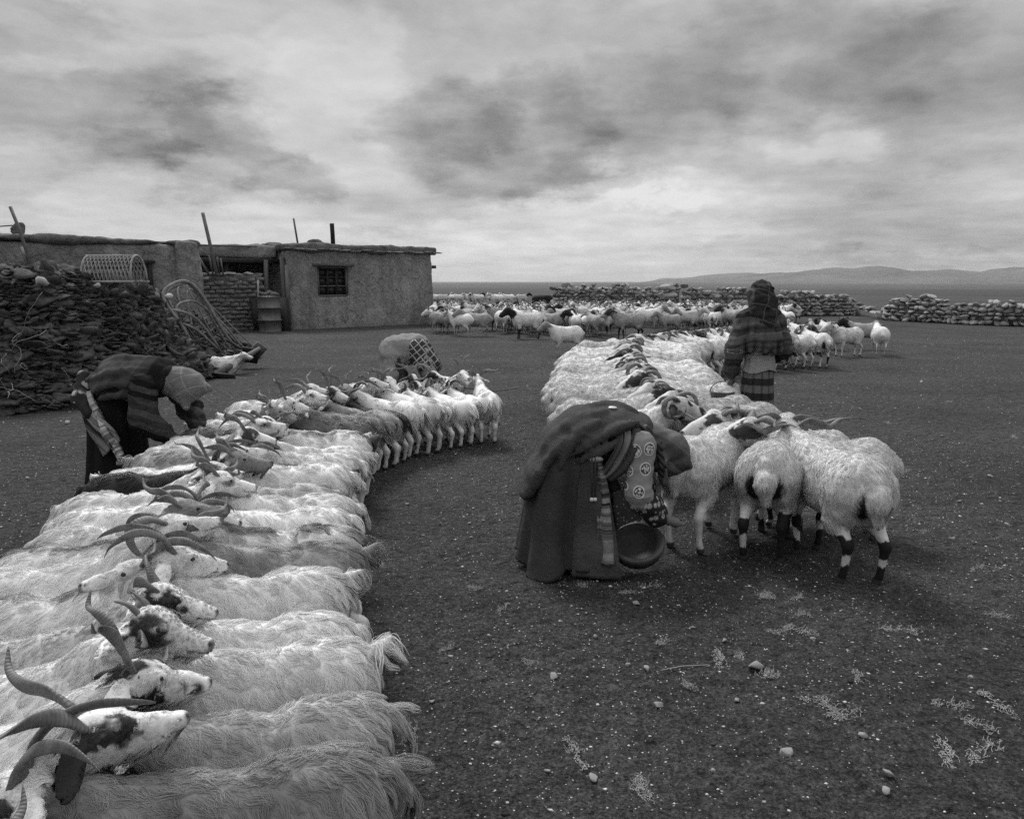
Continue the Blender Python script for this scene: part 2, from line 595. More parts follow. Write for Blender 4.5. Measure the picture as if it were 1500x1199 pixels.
# ------------------------------------------------------------------ hair
def hair_np(name, V, Q, N, length, comb, col, n, rad, seed=0, clump=18, clumpiness=0.65, wave=0.006, lift=0.35, npts=5, curl=0.0, grav=0.25, colvar=0.16, density=None, mat_=None):
    """strands rooted on the quad mesh. length (per vertex), comb (function p, n -> direction), col (per vertex grey)."""
    rs = np.random.RandomState(seed)
    area = 0.5 * np.linalg.norm(np.cross(V[Q[:, 2]] - V[Q[:, 0]], V[Q[:, 3]] - V[Q[:, 1]]), axis=1)
    L = length[Q].mean(1)
    w = area * (L > 0.002)
    if density is not None: w = w * density[Q].mean(1)
    fi = rs.choice(len(Q), n, p=w / w.sum())
    a, b = rs.rand(n, 1), rs.rand(n, 1)
    q = Q[fi]
    bil = lambda X: (X[q[:, 0]] * (1 - a) + X[q[:, 1]] * a) * (1 - b) + (X[q[:, 3]] * (1 - a) + X[q[:, 2]] * a) * b
    root = bil(V); nr = unit(bil(N))
    ln = bil(length[:, None])[:, 0] * rs.uniform(0.65, 1.2, n)
    tone = bil(col[:, None])[:, 0]
    d = comb(root, nr)
    d = d - nr * (d * nr).sum(1, keepdims=True)
    d = unit(d + rs.normal(0, 0.12, (n, 3)))
    m = max(4, n // clump)
    ci = rs.choice(n, m, replace=False)
    cp = root[ci]
    best = np.zeros(n, int)
    cp32 = cp.astype(np.float32); r32 = root.astype(np.float32); c2 = (cp32 ** 2).sum(1)
    for s in range(0, n, 4000):
        best[s:s + 4000] = (c2[None] - 2 * r32[s:s + 4000] @ cp32.T).argmin(1)
    cdir = unit(d[ci] + rs.normal(0, 0.28, (m, 3)))
    cdir = cdir - nr[ci] * (cdir * nr[ci]).sum(1, keepdims=True) * 0.9
    clen = ln[ci]
    ct = rs.uniform(1 - colvar, 1 + colvar, m)
    ph = rs.uniform(0, 6.28, (m, 2))
    t = np.linspace(0, 1, npts)[None, :, None]
    lf = lift * rs.uniform(0.6, 1.3, (n, 1, 1))
    own = root[:, None] + d[:, None] * (ln[:, None, None] * t) + nr[:, None] * (ln[:, None, None] * lf * t * (1 - 0.6 * t))
    tip = cp[best][:, None] + cdir[best][:, None] * (clen[best][:, None, None] * t) + nr[ci][best][:, None] * (clen[best][:, None, None] * lift * t * (1 - 0.6 * t))
    cw = clumpiness * t ** 1.2
    pos = own * (1 - cw) + tip * cw
    pos[..., 2] -= (grav * ln[:, None] * t[0, :, 0][None] ** 2)
    side = np.cross(d, nr)
    wv = np.sin(t[..., 0] * 7.0 + ph[best][:, :1]) * wave * t[..., 0] + np.sin(t[..., 0] * 13 + ph[best][:, 1:]) * wave * 0.5 * t[..., 0]
    pos += side[:, None] * wv[..., None]
    if curl:
        pc = rs.uniform(0, 6.28, (n, 1))
        pos += (side[:, None] * np.cos(t[..., 0] * 9 + pc)[..., None] + nr[:, None] * np.sin(t[..., 0] * 9 + pc)[..., None]) * (curl * t)
    below = pos[..., 2] < 0.006
    pos[..., 2][below] = 0.006
    g = tone * ct[best] * rs.uniform(0.9, 1.1, n)
    hc = bpy.data.hair_curves.new(name)
    hc.add_curves([npts] * n)
    hc.attributes['position'].data.foreach_set('vector', pos.astype(np.float32).ravel())
    rr = rad * np.array([1.0] * (npts - 2) + [0.75, 0.25])
    ra = hc.attributes.get('radius') or hc.attributes.new('radius', 'FLOAT', 'POINT')
    ra.data.foreach_set('value', np.tile(rr, n).astype(np.float32))
    c4 = np.repeat(np.clip(g, 0.004, 0.9)[:, None], 4, 1); c4[:, 3] = 1
    ca = hc.attributes.new('col', 'FLOAT_COLOR', 'CURVE')
    ca.data.foreach_set('color', c4.astype(np.float32).ravel())
    na = hc.attributes.new('nrm', 'FLOAT_VECTOR', 'CURVE')
    na.data.foreach_set('vector', nr.astype(np.float32).ravel())
    hc.materials.append(mat_ or M_FUR)
    return hc


# ------------------------------------------------------------------ tubes and simple solids
def tube_np(P, r, n=8, flat=None, cap=True, twist=0.0, ref=(0, 0, 1)):
    """sweep of an ellipse along P; r per point (or one number), flat: second radius factor"""
    P = np.asarray(P, float); m = len(P)
    r = np.full(m, r) if np.isscalar(r) else np.asarray(r, float)
    T = unit(np.gradient(P, axis=0))
    u = np.cross(T[0], ref)
    if np.linalg.norm(u) < 1e-3: u = np.cross(T[0], (1, 0, 0))
    u = u / np.linalg.norm(u)
    V = []
    ang = np.linspace(0, 2 * np.pi, n, endpoint=False)
    for i in range(m):
        u = u - T[i] * (u @ T[i]); u /= np.linalg.norm(u)
        v = np.cross(T[i], u)
        f = 1.0 if flat is None else flat
        tw = twist * i / max(m - 1, 1)
        uu = u * math.cos(tw) + v * math.sin(tw); vv = -u * math.sin(tw) + v * math.cos(tw)
        V.append(P[i] + np.outer(np.cos(ang) * r[i], uu) + np.outer(np.sin(ang) * r[i] * f, vv))
    V = np.concatenate(V)
    F = []
    i = np.arange(m - 1)[:, None] * n; j = np.arange(n)[None]
    a = (i + j).ravel(); b = (i + (j + 1) % n).ravel()
    F = np.stack([a, b, b + n, a + n], 1)
    al = np.repeat(np.linspace(0, 1, m), n)
    if cap:
        V = np.concatenate([V, P[:1], P[-1:]]); al = np.concatenate([al, [0, 1]])
        k = m * n
        jj = np.arange(n)
        t1 = np.stack([(jj + 1) % n, jj, np.full(n, k)], 1)
        t2 = np.stack([jj + (m - 1) * n, (jj + 1) % n + (m - 1) * n, np.full(n, k + 1)], 1)
        return V, [F, np.concatenate([t1, t2])], al
    return V, [F], al


def tube(name, P, r, material, parent=None, n=8, **kw):
    V, F, al = tube_np(P, r, n, **kw)
    return mob(name, mesh_np(name, V, F, material, along=al), parent)


def join_np(parts):
    """[(V, [F...])] -> V, [F...] (by face size)"""
    Vs, by, o = [], {}, 0
    for V, Fs in parts:
        for f in (Fs if isinstance(Fs, list) else [Fs]):
            f = np.asarray(f, int)
            if len(f): by.setdefault(f.shape[1], []).append(f + o)
        Vs.append(V); o += len(V)
    return np.concatenate(Vs), [np.concatenate(x) for x in by.values()]


BOXF = np.array([(0, 3, 2, 1), (4, 5, 6, 7), (0, 1, 5, 4), (1, 2, 6, 5), (2, 3, 7, 6), (3, 0, 4, 7)])


def box_np(c, s, rz=0.0, M=None, bev=0.0):
    x, y, z = np.array(s) / 2
    if bev:
        b = min(bev, x * .45, y * .45, z * .45)
        V, F = [], []
        # chamfered box: three loops
        def ring(xx, yy, zz): return [(-xx, -yy, zz), (xx, -yy, zz), (xx, yy, zz), (-xx, yy, zz)]
        V = ring(x - b, y - b, -z) + ring(x, y, -z + b) + ring(x, y, z - b) + ring(x - b, y - b, z)
        F = [(0, 3, 2, 1), (12, 13, 14, 15)]
        for k in range(3):
            for j in range(4):
                F.append((k * 4 + j, k * 4 + (j + 1) % 4, k * 4 + 4 + (j + 1) % 4, k * 4 + 4 + j))
        V = np.array(V, float); F = np.array(F)
    else:
        V = np.array([(-x, -y, -z), (x, -y, -z), (x, y, -z), (-x, y, -z), (-x, -y, z), (x, -y, z), (x, y, z), (-x, y, z)], float)
        F = BOXF.copy()
    if M is not None:
        A = np.array(M); V = V @ A[:3, :3].T + A[:3, 3]
    else:
        cz, sz = math.cos(rz), math.sin(rz)
        V = V @ np.array([(cz, -sz, 0), (sz, cz, 0), (0, 0, 1)]).T
    return V + np.array(c), [F]


def stone_np(seed, sub=1, flat=0.7, ang=0.35, cut=(.55, .9)):
    """an angular stone from a displaced icosphere"""
    rs = np.random.RandomState(seed)
    p = (1 + 5 ** .5) / 2
    V = unit(np.array([(-1, p, 0), (1, p, 0), (-1, -p, 0), (1, -p, 0), (0, -1, p), (0, 1, p), (0, -1, -p), (0, 1, -p), (p, 0, -1), (p, 0, 1), (-p, 0, -1), (-p, 0, 1)], float))
    F = np.array([(0, 11, 5), (0, 5, 1), (0, 1, 7), (0, 7, 10), (0, 10, 11), (1, 5, 9), (5, 11, 4), (11, 10, 2), (10, 7, 6), (7, 1, 8), (3, 9, 4), (3, 4, 2), (3, 2, 6), (3, 6, 8), (3, 8, 9), (4, 9, 5), (2, 4, 11), (6, 2, 10), (8, 6, 7), (9, 8, 1)])
    for _ in range(sub):
        mid, VV, FF = {}, list(V), []
        def mp(a, b):
            k = (min(a, b), max(a, b))
            if k not in mid:
                VV.append(unit((VV[a] + VV[b]) / 2)); mid[k] = len(VV) - 1
            return mid[k]
        for a, b, c in F:
            x, y, z = mp(a, b), mp(b, c), mp(c, a)
            FF += [(a, x, z), (b, y, x), (c, z, y), (x, y, z)]
        V, F = np.array(VV), np.array(FF)
    # cut by random planes: flat faces
    for _ in range(9):
        n = unit(rs.normal(size=3)); d = rs.uniform(*cut)
        s = V @ n
        V = np.where((s > d)[:, None], V - np.outer(s - d, n), V)
    V = V * (1 + ang * fbm(V * 1.7 + seed * 3.1, 3, seed)[:, None])
    return V * np.array([1, rs.uniform(.7, .95), flat]), F


def spline(pts, n):
    """Catmull-Rom through pts, n points evenly spaced by arc length -> points, tangents, arc lengths"""
    P = np.asarray(pts, float)
    Pe = np.vstack([2 * P[0] - P[1], P, 2 * P[-1] - P[-2]])
    out = []
    for i in range(len(P) - 1):
        p0, p1, p2, p3 = Pe[i:i + 4]
        t = np.linspace(0, 1, 24, endpoint=False)[:, None]
        out.append(0.5 * (2 * p1 + (p2 - p0) * t + (2 * p0 - 5 * p1 + 4 * p2 - p3) * t ** 2 + (3 * p1 - p0 - 3 * p2 + p3) * t ** 3))
    C = np.vstack(out + [P[-1:]])
    s = np.concatenate([[0], np.cumsum(np.linalg.norm(np.diff(C, axis=0), axis=1))])
    q = np.linspace(0, s[-1], n)
    X = np.stack([np.interp(q, s, C[:, k]) for k in range(P.shape[1])], 1)
    return X, unit(np.gradient(X, axis=0)), q

# ------------------------------------------------------------------ ground, plain, hills
def ground_z(x, y):
    r = np.sqrt(x * x + y * y)
    P = np.stack([x, y, np.zeros_like(x)], -1)
    near = np.clip(1 - r / 60, 0, 1)
    z = .035 * fbm(P * .35, 2, 3) * near
    z = z + .017 * fbm(P * 6.0, 3, 5) * np.clip(1 - r / 30, 0, 1)
    cl = np.abs(fbm(P * 13.0, 2, 8)); z = z + (.020 * cl ** .8 - .006) * np.clip(1 - r / 14, 0, 1)
    z = z - .0075 * np.clip(r - 48, 0, 2000)
    z = z + 1.2 * fbm(P * .004, 3, 11) * sstep(120, 900, r)
    return z


def gz(x, y): return float(ground_z(np.array([float(x)]), np.array([float(y)]))[0])


def m_ground(g, p):
    w = g.wpos()
    x, y, z = g.sep(w)
    r = g.vm('LENGTH', g.xyz(x, y, 0.0))
    n_big = g.noise(w, 0.55, 5, 0.6)
    n_mid = g.noise(w, 5.0, 5, 0.62, 0.4)
    n_fine = g.noise(w, 38.0, 6, 0.7)
    n_clod = g.noise(w, 15.0, 3, 0.6, 0.6)
    n_far = g.noise(g.xyz(g.m('MULTIPLY', x, 0.004), g.m('MULTIPLY', y, 0.012), 0.0), 1.0, 6, 0.6)
    soil = g.m('MULTIPLY', g.mapr(n_big, .3, .7, .040, .070), g.mapr(n_mid, .28, .72, .78, 1.22))
    soil = g.m('MULTIPLY', soil, g.mapr(n_fine, .34, .68, .45, 1.75))
    n_grain = g.noise(w, 80.0, 5, 0.8)
    soil = g.m('MULTIPLY', soil, g.mapr(n_clod, .33, .68, .82, 1.2))
    soil = g.m('MULTIPLY', soil, g.mapr(n_grain, .38, .64, .3, 2.0))
    # grit: small pale grains and bits of straw
    v = g.voro(w, 34.0)
    cell = g.node('ShaderNodeTexVoronoi'); g.l.new(w, cell.inputs['Vector']); cell.inputs['Scale'].default_value = 34.0
    rnd = g.sep(cell.outputs[1])[0]
    grit = g.m('MULTIPLY', g.mapr(v, .26, .14, 0.0, 1.0), g.mapr(rnd, .74, .80, 0.0, 1.0))
    grit = g.m('MULTIPLY', grit, g.mapr(g.noise(w, 1.3, 3, .6), .4, .62, 0.25, 1.0))
    c2 = g.node('ShaderNodeTexVoronoi'); g.l.new(w, c2.inputs['Vector']); c2.inputs['Scale'].default_value = 11.0
    g2 = g.m('MULTIPLY', g.mapr(c2.outputs[0], .2, .14, 0, 1), g.mapr(g.sep(c2.outputs[1])[0], .70, .76, 0, 1))
    soil = g.mix(g.m('MULTIPLY', grit, .9), soil, .26)
    soil = g.mix(g.m('MULTIPLY', g2, g.m('MULTIPLY', g.mapr(r, 5.0, 11.0, 0.0, .95), g.mapr(g.noise(w, .7, 4, .6), .38, .6, .25, 1.0))), soil, .30)
    plainc = g.m('MULTIPLY', g.mapr(n_far, .35, .65, .05, .085), g.mapr(g.noise(w, .05, 5, .65), .3, .7, .8, 1.2))
    f = g.mapr(r, 38.0, 75.0, 0.0, 1.0, True)
    B_(g, p, g.mix(f, soil, plainc))
    p.inputs['Roughness'].default_value = .92
    p.inputs['Specular IOR Level'].default_value = .15
    h = g.m('ADD', g.m('MULTIPLY', n_mid, .7), g.m('MULTIPLY', n_fine, .8))
    h = g.m('ADD', h, g.m('MULTIPLY', n_grain, .35))
    h = g.m('ADD', h, g.m('MULTIPLY', n_clod, .8))
    pock = g.voro(g.vm('ADD', w, g.vm('SCALE', g.noisec(w, 6.0, 2), scale=.06)), 8.5)
    h = g.m('ADD', h, g.m('MULTIPLY', g.mapr(pock, .1, .45, 0, 1, True), .9))
    h = g.m('ADD', h, g.m('MULTIPLY', grit, .25))
    N_(g, p, h, 1.0, .05)


def make_ground():
    rr = [0.5]
    while rr[-1] < 70: rr.append(rr[-1] * 1.0125 + .003)
    while rr[-1] < 26000: rr.append(rr[-1] * 1.13)
    rr = np.array(rr)
    an = np.concatenate([np.linspace(-58, 58, 400), np.linspace(58, 302, 62)[1:-1]])
    A, Rr = np.meshgrid(np.radians(an), rr)
    X, Y = Rr * np.sin(A), Rr * np.cos(A)
    Z = ground_z(X.ravel(), Y.ravel())
    V = np.stack([X.ravel(), Y.ravel(), Z], 1)
    m, n = Rr.shape
    i = np.arange(m - 1)[:, None] * n; j = np.arange(n)[None]
    a = (i + j).ravel(); b = (i + (j + 1) % n).ravel()
    F = np.stack([a, a + n, b + n, b], 1)[:, ::-1]
    k = len(V)
    V = np.concatenate([V, [(0, 0, 0)]])
    jj = np.arange(n)
    T = np.stack([np.full(n, k), (jj + 1) % n, jj], 1)
    N = np.cross(V[F[0, 2]] - V[F[0, 0]], V[F[0, 3]] - V[F[0, 1]])
    if N[2] < 0: F = F[:, ::-1]
    N = np.cross(V[T[0, 1]] - V[T[0, 0]], V[T[0, 2]] - V[T[0, 0]])
    if N[2] < 0: T = T[:, ::-1]
    o = mob('ground', mesh_np('ground', V, [F, T], mat('trampled_soil', m_ground)))
    tag(o, 'dark trampled soil of the yard running out to the plain', None, None, 'structure')


def m_hill(g, p):
    w = g.wpos()
    n = g.noise(w, .0012, 7, .6, .5)
    n2 = g.noise(w, .012, 6, .65)
    B_(g, p, g.m('MULTIPLY', g.mapr(n, .3, .7, .085, .15), g.mapr(n2, .3, .7, .8, 1.2)))
    p.inputs['Roughness'].default_value = 1.0
    p.inputs['Specular IOR Level'].default_value = 0.0


def hills(name, x0, x1, y0, y1, hmax, prof, seed, nx=220, ny=60):
    """a range standing on the plain: prof(u) along its length, valleys running down to the plain"""
    u = np.linspace(0, 1, nx); v = np.linspace(0, 1, ny)
    U, Vv = np.meshgrid(u, v)
    X = x0 + (x1 - x0) * U; Y = y0 + (y1 - y0) * Vv
    P = np.stack([X.ravel() / 1500, Y.ravel() / 1500, np.full(X.size, seed * 3.3)], 1)
    rid = 1 - np.abs(fbm(P * 1.6, 5, seed)).reshape(X.shape) * 1.3
    base = np.sin(np.pi * np.clip(Vv, 0, 1)) ** .8
    Z = hmax * prof(U) * base * (.35 + .65 * rid)
    Z = Z * sstep(0, .03, Vv) * sstep(1, .97, Vv) * sstep(0, .02, U) * sstep(1, .98, U) - 16.5
    Vt = np.stack([X.ravel(), Y.ravel(), Z.ravel()], 1)
    i = np.arange(ny - 1)[:, None] * nx; j = np.arange(nx - 1)[None]
    a = (i + j).ravel()
    F = np.stack([a, a + 1, a + nx + 1, a + nx], 1)
    o = mob(name, mesh_np(name, Vt, F, mat('bare_hillside', m_hill)))
    tag(o, 'bare hills far across the plain under low cloud', None, None, 'structure')


make_ground()
hills('hills', 1300, 9500, 6200, 10000, 190, lambda u: (.18 * sstep(0, .06, u) + .64 * sstep(.05, .24, u) + .2 * sstep(.4, .6, u)) * (1 + .18 * np.sin(u * 23 + 1) + .12 * np.sin(u * 51)), 3)
hills('hills', 2300, 6800, 10500, 14000, 170, lambda u: .4 + .5 * np.sin(u * 5.2) ** 2, 8, 140, 40)
hills('hills', -9500, -3800, 6000, 9500, 150, lambda u: .5 + .4 * np.sin(u * 9) ** 2, 5, 120, 40)


# ------------------------------------------------------------------ mud house
UX, UY = .777, .629                     # along the facade; the yard lies to its right front
HP = np.array((-8.0, 28.2, 0.0))
HROT = math.atan2(UY, UX)


def m_mud(base, rough_lines=0.5):
    def f(g, p):
        o = g.obj()
        n = g.noise(o, .9, 6, .6, .6)
        n2 = g.noise(o, 9.0, 6, .7)
        x, y, z = g.sep(o)
        # trowel strokes: fans of streaks running down to the right
        st = g.noise(g.xyz(g.m('MULTIPLY', g.m('ADD', x, g.m('MULTIPLY', z, .8)), 7.0), y, g.m('MULTIPLY', g.m('SUBTRACT', z, g.m('MULTIPLY', x, .5)), .9)), 1.0, 4, .6, 2.2)
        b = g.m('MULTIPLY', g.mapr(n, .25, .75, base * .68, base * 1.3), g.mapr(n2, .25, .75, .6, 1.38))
        b = g.m('MULTIPLY', b, g.mapr(g.noise(g.xyz(g.m('MULTIPLY', x, 2.2), y, g.m('MULTIPLY', z, .35)), 1.0, 5, .65), .35, .7, 1.12, .72))
        ck = g.voro(g.vm('ADD', o, g.vm('SCALE', g.noisec(o, 2.5, 3), scale=.35)), 1.5, 'DISTANCE_TO_EDGE')
        b = g.m('MULTIPLY', b, g.mapr(ck, 0.0, .02, .55, 1.0))
        b = g.m('MULTIPLY', b, g.mapr(st, .3, .7, 1 - .3 * rough_lines, 1 + .3 * rough_lines))
        B_(g, p, b)
        p.inputs['Roughness'].default_value = .95
        p.inputs['Specular IOR Level'].default_value = .1
        N_(g, p, g.m('ADD', g.m('ADD', n2, g.m('MULTIPLY', st, .8 * rough_lines)), g.m('MULTIPLY', g.noise(o, 30, 4, .7), .5)), 1.0, .06)
    return f


M_MUD = mat('mud_plaster', m_mud(.27, .6))
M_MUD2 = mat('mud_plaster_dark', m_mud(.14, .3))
M_TURF = mat('earth_roof', m_mud(.15, 0))
M_BRICK = mat('mud_brick', m_mud(.23, 0))
M_WOOD = mat('weathered_wood', lambda g, p: (B_(g, p, g.mapr(g.noise(g.vm('MULTIPLY', g.obj(), (30, 30, 3)), 1.0, 5, .6), .25, .75, .05, .17)), p.inputs['Roughness'].__setattr__('default_value', .8), N_(g, p, g.noise(g.vm('MULTIPLY', g.obj(), (60, 60, 4)), 1.0, 3, .6), .5, .01)))
M_DWOOD = mat('dark_wood', lambda g, p: (B_(g, p, g.mapr(g.noise(g.vm('MULTIPLY', g.obj(), (30, 30, 3)), 1.0, 5, .6), .25, .75, .014, .05)), N_(g, p, g.noise(g.vm('MULTIPLY', g.obj(), (50, 50, 4)), 1.0, 3, .6), .5, .01)))
M_PALEWOOD = mat('peeled_wood', lambda g, p: (B_(g, p, g.mapr(g.noise(g.obj(), 12.0, 5, .6), .25, .75, .22, .42)), N_(g, p, g.noise(g.obj(), 60, 3, .6), .4, .008)))
M_HOOP = mat('bent_wood', lambda g, p: (B_(g, p, g.mapr(g.noise(g.obj(), 9.0, 5, .6), .25, .75, .12, .28)), N_(g, p, g.noise(g.obj(), 60, 3, .6), .4, .008)))
M_GLASS = plain('dusty_glass', .02, .25, .3, 6, 0, .5)
M_SOOT = plain('sooty_iron', .018, .7, .4, 8, .4, .01)


def block(lo, hi, h, disp_amp, seed, holes=(), rnd=.08):
    """a mud wall block as one mesh: rounded box, rough, with openings cut in"""
    lo, hi = np.array(lo, float), np.array(hi, float)
    c, e = (lo + hi) / 2, (hi - lo) / 2

    class BB(Body):
        def bounds(self): return lo - .1, hi + .1

        def eval(self, P, band=None):
            q = np.abs(P - c) - e + rnd
            return np.linalg.norm(np.maximum(q, 0), axis=1) + np.minimum(q.max(1), 0) - rnd

    def disp(P): return -disp_amp * (fbm(P * 1.1 + seed, 3, seed) * 1.2 + .45 * fbm(P * 6 + seed, 2, seed + 1)) 

    def clip(P):
        out = np.full(len(P), -1e9)
        for a, b in holes:
            a, b = np.array(a, float), np.array(b, float)
            q = np.abs(P - (a + b) / 2) - (b - a) / 2
            d = np.linalg.norm(np.maximum(q, 0), axis=1) + np.minimum(q.max(1), 0)
            out = np.maximum(out, -d)
        return out
    return BB().mesh(h, disp, clip if holes else None)


def window(parent, x0, x1, z0, z1, y, cols=3, rows=3):
    """window set in a facade opening: frame > sashes, glazing bars, panes"""
    w = .07
    fr = mob('window', mesh_np('window_frame', *join_np([box_np(((x0 + x1) / 2, y, z1 - w / 2), (x1 - x0, .12, w)), box_np(((x0 + x1) / 2, y, z0 + w / 2), (x1 - x0 + .1, .16, w)),
             box_np((x0 + w / 2, y + .002, (z0 + z1) / 2), (w, .115, z1 - z0 - 2 * w)), box_np((x1 - w / 2, y + .002, (z0 + z1) / 2), (w, .115, z1 - z0 - 2 * w))]), M_WOOD, False), parent)
    iw = (x1 - x0 - 2 * w); ih = z1 - z0 - 2 * w
    for i in range(1, cols):
        xx = x0 + w + iw * i / cols
        mob('glazing_bar', mesh_np('glazing_bar', *box_np((xx, y + .02, (z0 + z1) / 2), (.06 if i != 2 else .10, .05, ih)), M_DWOOD, False), fr)
    for k in range(1, rows):
        zz = z0 + w + ih * k / rows
        mob('glazing_bar', mesh_np('glazing_bar', *box_np(((x0 + x1) / 2, y + .025, zz), (iw, .042, .05)), M_WOOD if k == 1 else M_DWOOD, False), fr)
    for i in range(cols):
        for k in range(rows):
            xx = x0 + w + iw * (i + .5) / cols; zz = z0 + w + ih * (k + .5) / rows
            mob('pane', mesh_np('pane', *box_np((xx, y + .05, zz), (iw / cols - .03, .012, ih / rows - .03)), M_GLASS, False), fr)
    return fr


def roof_slab(pts, z, th, parent, seed, over=.13, name='roof'):
    """earth roof with a ragged edge of brush and flat stones"""
    (x0, y0), (x1, y1) = pts
    V, Q = block((x0 - over, y0 - over, z), (x1 + over, y1 + over, z + th), .05, .085, seed, rnd=.09)
    V[:, 2] += .03 * fbm(np.stack([V[:, 0] * .6, V[:, 1] * .2, np.zeros(len(V))], 1), 2, seed + 5)
    return mob(name, mesh_np(name, V, Q, M_TURF), parent)


def edge_flags(parent, x0, x1, y, z, seed, n):
    rs = np.random.RandomState(seed)
    xs = np.linspace(x0, x1, n)
    for i, xx in enumerate(xs):
        L = (x1 - x0) / n * rs.uniform(.9, 1.15)
        V, F = stone_np(seed * 50 + i, 1, .12, .25)
        V = V * np.array((L * .6, .13, .30)) + np.array((xx, y + rs.uniform(-.03, .03) + .08, z + rs.uniform(-.03, .03)))
        mob('eave_slab', mesh_np('eave_slab', V, F, M_MUD, False), parent)


house = empty('mud_house', tuple(HP), HROT, (1, 1, 1.045))
tag(house, 'low mud plastered house with one barred window and stovepipe on its earth roof', 'house', 'buildings of the homestead')
V, Q = block((0, 0, -.2), (6.15, 4.6, 2.72), .055, .05, 4, [((1.1, -.3, 1.1), (2.32, .30, 2.17))], .07)
# loose plaster foot: the wall thickens towards the ground
V[:, 1] -= np.where(V[:, 1] < 1, .10 * sstep(1.2, -.1, V[:, 2]), 0)
mob('wall', mesh_np('house_wall', V, Q, M_MUD), house)
roof_slab(((0, 0), (6.15, 4.6)), 2.66, .30, house, 12)
edge_flags(house, -.1, 6.3, -.24, 2.74, 6, 15)
window(house, 1.1, 2.32, 1.1, 2.17, .10)
mob('lintel', mesh_np('lintel', *box_np((1.71, -.03, 2.22), (1.62, .2, .09), bev=.02), M_WOOD, False), house)
V, F, _ = tube_np([(2.35, 1.2, 2.7), (2.33, 1.18, 3.35), (2.30, 1.15, 3.75)], .085, 12)
mob('stovepipe', mesh_np('stovepipe', V, F, M_SOOT), house)
V, F = stone_np(77, 2, .5, .3)
mob('roof_mound', mesh_np('roof_mound', V * np.array((.42, .35, .45)) + np.array((1.35, .6, 2.92)), F, M_TURF), house)
V, F, _ = tube_np([(6.17, .1, 2.2), (6.32, .05, 2.2)], .06, 8)
mob('beam_end', mesh_np('beam_end', V, F, M_DWOOD), house)

# recessed porch between the two blocks
porch = empty('porch', tuple(HP), HROT, (1, 1, 1.05))
tag(porch, 'shaded porch with dark doorway between the two mud buildings', 'porch', 'buildings of the homestead')
V, Q = block((-4.9, 2.35, -.2), (-.02, 2.75, 2.75), .06, .04, 9, [((-1.35, 2.0, 0), (-.55, 3.2, 2.0)), ((-2.9, 2.0, 1.1), (-1.9, 3.2, 1.95))])
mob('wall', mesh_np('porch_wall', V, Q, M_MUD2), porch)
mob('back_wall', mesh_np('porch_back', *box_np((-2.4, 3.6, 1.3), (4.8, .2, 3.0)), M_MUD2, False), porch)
V, Q = block((-4.9, .9, 2.42), (-.02, 3.7, 2.86), .06, .05, 10)
mob('roof', mesh_np('porch_roof', V, Q, M_MUD), porch)
mob('beam', mesh_np('porch_beam', *box_np((-2.45, .86, 2.33), (4.85, .16, .16), bev=.02), M_DWOOD, False), porch)
for xx, yy, zz, w, m_, ry in ((-.62, .75, 2.35, .13, M_WOOD, .03), (-.16, .30, 2.45, .13, M_WOOD, .02), (-1.9, 1.0, 2.3, .14, M_DWOOD, 0), (-3.5, 1.0, 2.3, .14, M_DWOOD, 0)):
    mob('post', mesh_np('post', *box_np((xx, yy, zz / 2), (w, w, zz), bev=.015), m_, False), porch, rot=(0, ry, 0))

# left wing
wing = empty('mud_outbuilding', (-8.55, 21.5, 0), HROT, (1, 1, .955))
tag(wing, 'long mud outbuilding with dark window opening behind the dung heap', 'house', 'buildings of the homestead')
V, Q = block((-9.2, 0, -.2), (0, 3.6, 2.80), .06, .05, 21, [((-2.45, -.3, 1.55), (-1.35, .34, 2.28))], .08)
mob('wall', mesh_np('wing_wall', V, Q, M_MUD), wing)
roof_slab(((-9.2, 0), (-.1, 3.6)), 2.79, .17, wing, 31, .12)
for a, b in (((-2.52, -.02, 1.92), (.10, .12, .80)), ((-1.28, -.02, 1.92), (.10, .12, .80)), ((-1.9, -.03, 2.33), (1.5, .16, .09)), ((-1.9, .1, 1.9), (.05, .05, .7)), ((-1.9, .12, 1.9), (1.1, .04, .05))):
    mob('window_frame', mesh_np('window_frame', *box_np(a, b, bev=.01), M_DWOOD, False), wing)
mob('window_shade_sheet', mesh_np('window_shade_sheet', *box_np((-1.9, .36, 1.92), (1.15, .03, .76)), M_SOOT, False), wing)  # black sheet closing the recess, standing in for the dark inside of the window
V, Q = block((-.62, -.2, -.2), (.02, .5, 2.93), .06, .05, 23, (), .1)
mob('pier', mesh_np('pier', V, Q, M_MUD), wing)
V, F = stone_np(41, 2, .9, .4)
mob('roof_cairn', mesh_np('roof_cairn', V * np.array((.20, .2, .26)) + np.array((-4.1, .5, 3.08)), F, M_TURF), wing)
tube('roof_stick', [(-5.6, .35, 3.0), (-4.2, .45, 3.2)], .018, M_WOOD, wing, 6)
annex = empty('mud_shed', (-12.05, 17.75, 0), HROT)
tag(annex, 'short mud shed wall at the far left edge behind the heap', 'shed', 'buildings of the homestead')
V, Q = block((-4.0, 0, -.2), (0, 3, 2.78), .06, .05, 51)
mob('wall', mesh_np('shed_wall', V, Q, M_MUD2), annex)
V, Q = block((-4.1, -.1, 2.76), (.1, 3.0, 2.96), .06, .05, 52)
mob('roof', mesh_np('shed_roof', V, Q, M_TURF), annex)

